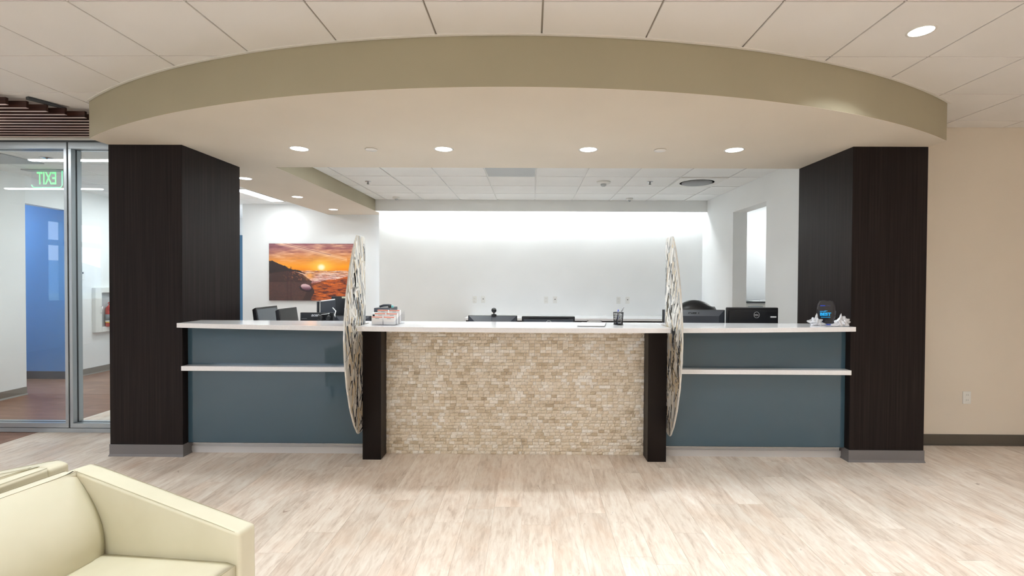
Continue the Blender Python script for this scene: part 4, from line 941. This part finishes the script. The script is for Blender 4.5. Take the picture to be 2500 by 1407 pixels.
MB().tube([(ex_+.01, ey_-.01, 1.09), (ex_+.03, ey_-.05, 1.06), (ex_+.045, ey_-.06, .98)], .007, 8).build('hose', MT['red'], fe)
th_ = thing('thermostat', 'small white wall control on the corridor wall beside the mullion', 'thermostat', (-6.72, 7.32, 1.47))
box(-6.72, -6.695, 7.28, 7.355, 1.475, 1.605).build('body', MT['platew'], th_, bevel=.004)
box(-6.6945, -6.693, 7.30, 7.335, 1.565, 1.59).build('display', MT['slotd'], th_)
ap = tag(box(-6.3, -5.43, 5.05, 5.5, ZR-.012, ZR-.001).build('ceiling_panel', MT['vent'], None), 'flat grey panel in the corridor ceiling beside the sprinkler', 'panel')

# ------------------------------------------------------------------ cream armchairs
def strip_seam(b, pts, r=.0010): b.tube(pts, r, 5)
def armchair(loc, rotz, label):
    o = thing('armchair', label, 'armchair', loc, 'cream leather armchairs', 0)
    c = MT['cream']; Wd = .28; AT = .078
    def bld(mb, name, m, bevel=0, seg=3, smooth=True, **k):
        ob = mb.build(name, m, None, bevel=bevel, seg=seg, smooth=smooth, **k); ob.parent = o
        if smooth:
            for p in ob.data.polygons: p.use_smooth = True
            md = ob.modifiers.new('wn', 'WEIGHTED_NORMAL'); md.keep_sharp = True
        return ob
    for s_ in (-1, 1):   # arms: sloped slabs
        ya, yb_ = sorted((s_*Wd, s_*(Wd+AT)))
        side = [(-.066, .12), (.71, .12), (.718, .35), (.715, .612), (.64, .628), (.03, .765), (-.03, .775), (-.066, .765)]
        b = MB(); b.prism(side, ya, yb_, 'Y'); bld(b, 'arm', c, .014, 3)
        sm = MB()
        for yy2 in (ya+.004, yb_-.004):
            zo = .001
            sm.tube([(-.02, yy2, .7735+zo), (.03, yy2, .7635+zo), (.62, yy2, .6305+zo), (.692, yy2, .612+zo)], .0010, 5)
        sm.tube([(.7005, ya+.004, .60), (.7035, ya+.004, .35), (.7005, ya+.004, .13)], .0010, 5); sm.tube([(.7005, yb_-.004, .60), (.7035, yb_-.004, .35), (.7005, yb_-.004, .13)], .0010, 5)
        sm.tube([(.692, ya+.004, .613), (.692, yb_-.004, .613)], .0010, 5)
        bld(sm, 'piping', MT['seam'])
    # back shell
    b = MB(); b.prism([(-.066, .12), (.0, .12), (.0, .765), (-.01, .772), (-.055, .772), (-.066, .765)], -Wd, Wd, 'Y'); bld(b, 'back_shell', c, .006, 2)
    # back cushion with crowned front
    n1, n2 = 20, 16; vs = []; fs = []
    for j in range(n1+1):
        t_ = j/n1; z = .45+t_*.325
        for i in range(n2+1):
            s2 = i/n2*2-1; crown = (1-abs(s2)**3)
            x = .150*(1-t_**2.1)+.030*math.sin(PI*t_)**.8*crown*.9 + .012*math.sin(PI*t_)
            x -= .022*abs(s2)**8
            vs.append((x, s2*(Wd-.001), z))
    for j in range(n1):
        for i in range(n2): a = j*(n2+1)+i; fs.append((a, a+1, a+n2+2, a+n2+1))
    q0 = len(vs)
    for j in range(n1+1):
        for i in range(n2+1): vs.append((-.004, (i/n2*2-1)*(Wd-.001), .45+j/n1*.325))
    for j in range(n1):
        for i in range(n2): a = q0+j*(n2+1)+i; fs.append((a, a+n2+1, a+n2+2, a+1))
        a = j*(n2+1); fs += [(a, a+n2+1, q0+a+n2+1, q0+a), (a+n2, q0+a+n2, q0+a+2*n2+1, a+2*n2+1)]
    for i in range(n2): fs += [(i, q0+i, q0+i+1, i+1), (n1*(n2+1)+i, n1*(n2+1)+i+1, q0+n1*(n2+1)+i+1, q0+n1*(n2+1)+i)]
    b = MB(); b.poly(vs, fs, True); bld(b, 'back_cushion', c)
    sm = MB(); sm.tube([(.0, -Wd+.01, .7755), (.0, Wd, .7755)], .0010, 5); sm.tube([(-.060, -Wd, .7722), (-.060, Wd, .7722)], .0010, 5); bld(sm, 'piping', MT['seam'])
    # seat cushion
    n1, n2 = 20, 18; vs = []; fs = []
    for j in range(n1+1):
        u_ = j/n1; x = .02+u_*.68
        for i in range(n2+1):
            s2 = i/n2*2-1; z = .474+.040*u_+.010*(1-s2**4)*math.sin(PI*min(1, u_*1.0))-.006*max(0, (abs(s2)-.9)/.1)**2-.010*max(0, (u_-.95)/.05)**2
            vs.append((x, s2*(Wd-.002), z))
    for j in range(n1):
        for i in range(n2): a = j*(n2+1)+i; fs.append((a, a+1, a+n2+2, a+n2+1))
    q0 = len(vs)
    for j in range(n1+1):
        for i in range(n2+1): vs.append((.02+j/n1*.68, (i/n2*2-1)*(Wd-.002), .30))
    for j in range(n1):
        for i in range(n2): a = q0+j*(n2+1)+i; fs.append((a, a+n2+1, a+n2+2, a+1))
        a = j*(n2+1); fs += [(a, a+n2+1, q0+a+n2+1, q0+a), (a+n2, q0+a+n2, q0+a+2*n2+1, a+2*n2+1)]
    for i in range(n2): fs += [(i, q0+i, q0+i+1, i+1), (n1*(n2+1)+i, n1*(n2+1)+i+1, q0+n1*(n2+1)+i+1, q0+n1*(n2+1)+i)]
    b = MB(); b.poly(vs, fs, True); bld(b, 'seat_cushion', c)
    sm = MB(); sm.tube([(.700, -Wd+.01, .499), (.701, -.1, .506), (.701, .1, .506), (.700, Wd-.01, .499)], .0012, 5); bld(sm, 'piping', MT['seam'])
    b = MB().box(.0, .68, -Wd+.001, Wd-.001, .12, .30); bld(b, 'base_rail', c, .008, 2)
    for x, y in ((.0, -.32), (.0, .32), (.64, -.32), (.64, .32)): bld(MB().lathe([(.018, 0), (.024, .12)], (x, y, .004), 14), 'leg', MT['esp'], smooth=False)
    o.rotation_euler = (0, 0, rotz); return o
a1 = armchair((-1.647, 1.551, 0), math.radians(-10.7), 'cream leather armchair facing right, its inner arm and seat in view')
a2 = copy_tree(a1); a2.location = (-1.842, 1.592, 0); a2.rotation_euler = (0, 0, math.radians(180-7)); a2['label'] = 'cream leather armchair standing back to back behind the nearer one, only its back top showing'

# ------------------------------------------------------------------ outside, seen mirrored in the glass
g = struct(box(-700, -11, -500, 500, -12.2, -12).build('ground', MT['land']), 'scrubby ground outside the window')
b = MB(); n = 60; vs = []; fs = []
for i in range(n+1):
    y = -500+i*1000/n; h = 6+16*max(0, math.sin((y+60)/-240))+4*math.sin(y/60)
    vs += [(-380, y, -12), (-480, y, h), (-560, y, h*.6), (-640, y, -12)]
for i in range(n):
    for k in range(3): fs.append((4*i+k, 4*i+4+k, 4*i+5+k, 4*i+1+k))
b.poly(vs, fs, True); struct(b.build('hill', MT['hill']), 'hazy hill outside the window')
rr = random.Random(11)
for k in range(14):
    x = -75-(k//3)*34-rr.random()*8; y = (x+9.95)*.10-24*(k % 3)+rr.uniform(-4, 4); w, d_, h = rr.uniform(7, 13), rr.uniform(6, 10), rr.uniform(3.5, 6)
    hz = -12+rr.uniform(0, 1)
    o = thing('house', 'small pale house outside the window, seen only mirrored in the glass partition', 'house', (x, y, -12), 'houses outside')
    box(x-d_/2, x+d_/2, y-w/2, y+w/2, -12, -12+h+3).build('walls', MT['stucco'], o)
    MB().prism([(y-w/2-.5, h-9), (y+w/2+.5, h-9), (y, h-6.8)], x-d_/2-.4, x+d_/2+.4, 'X').build('roof', MT['roof'], o)
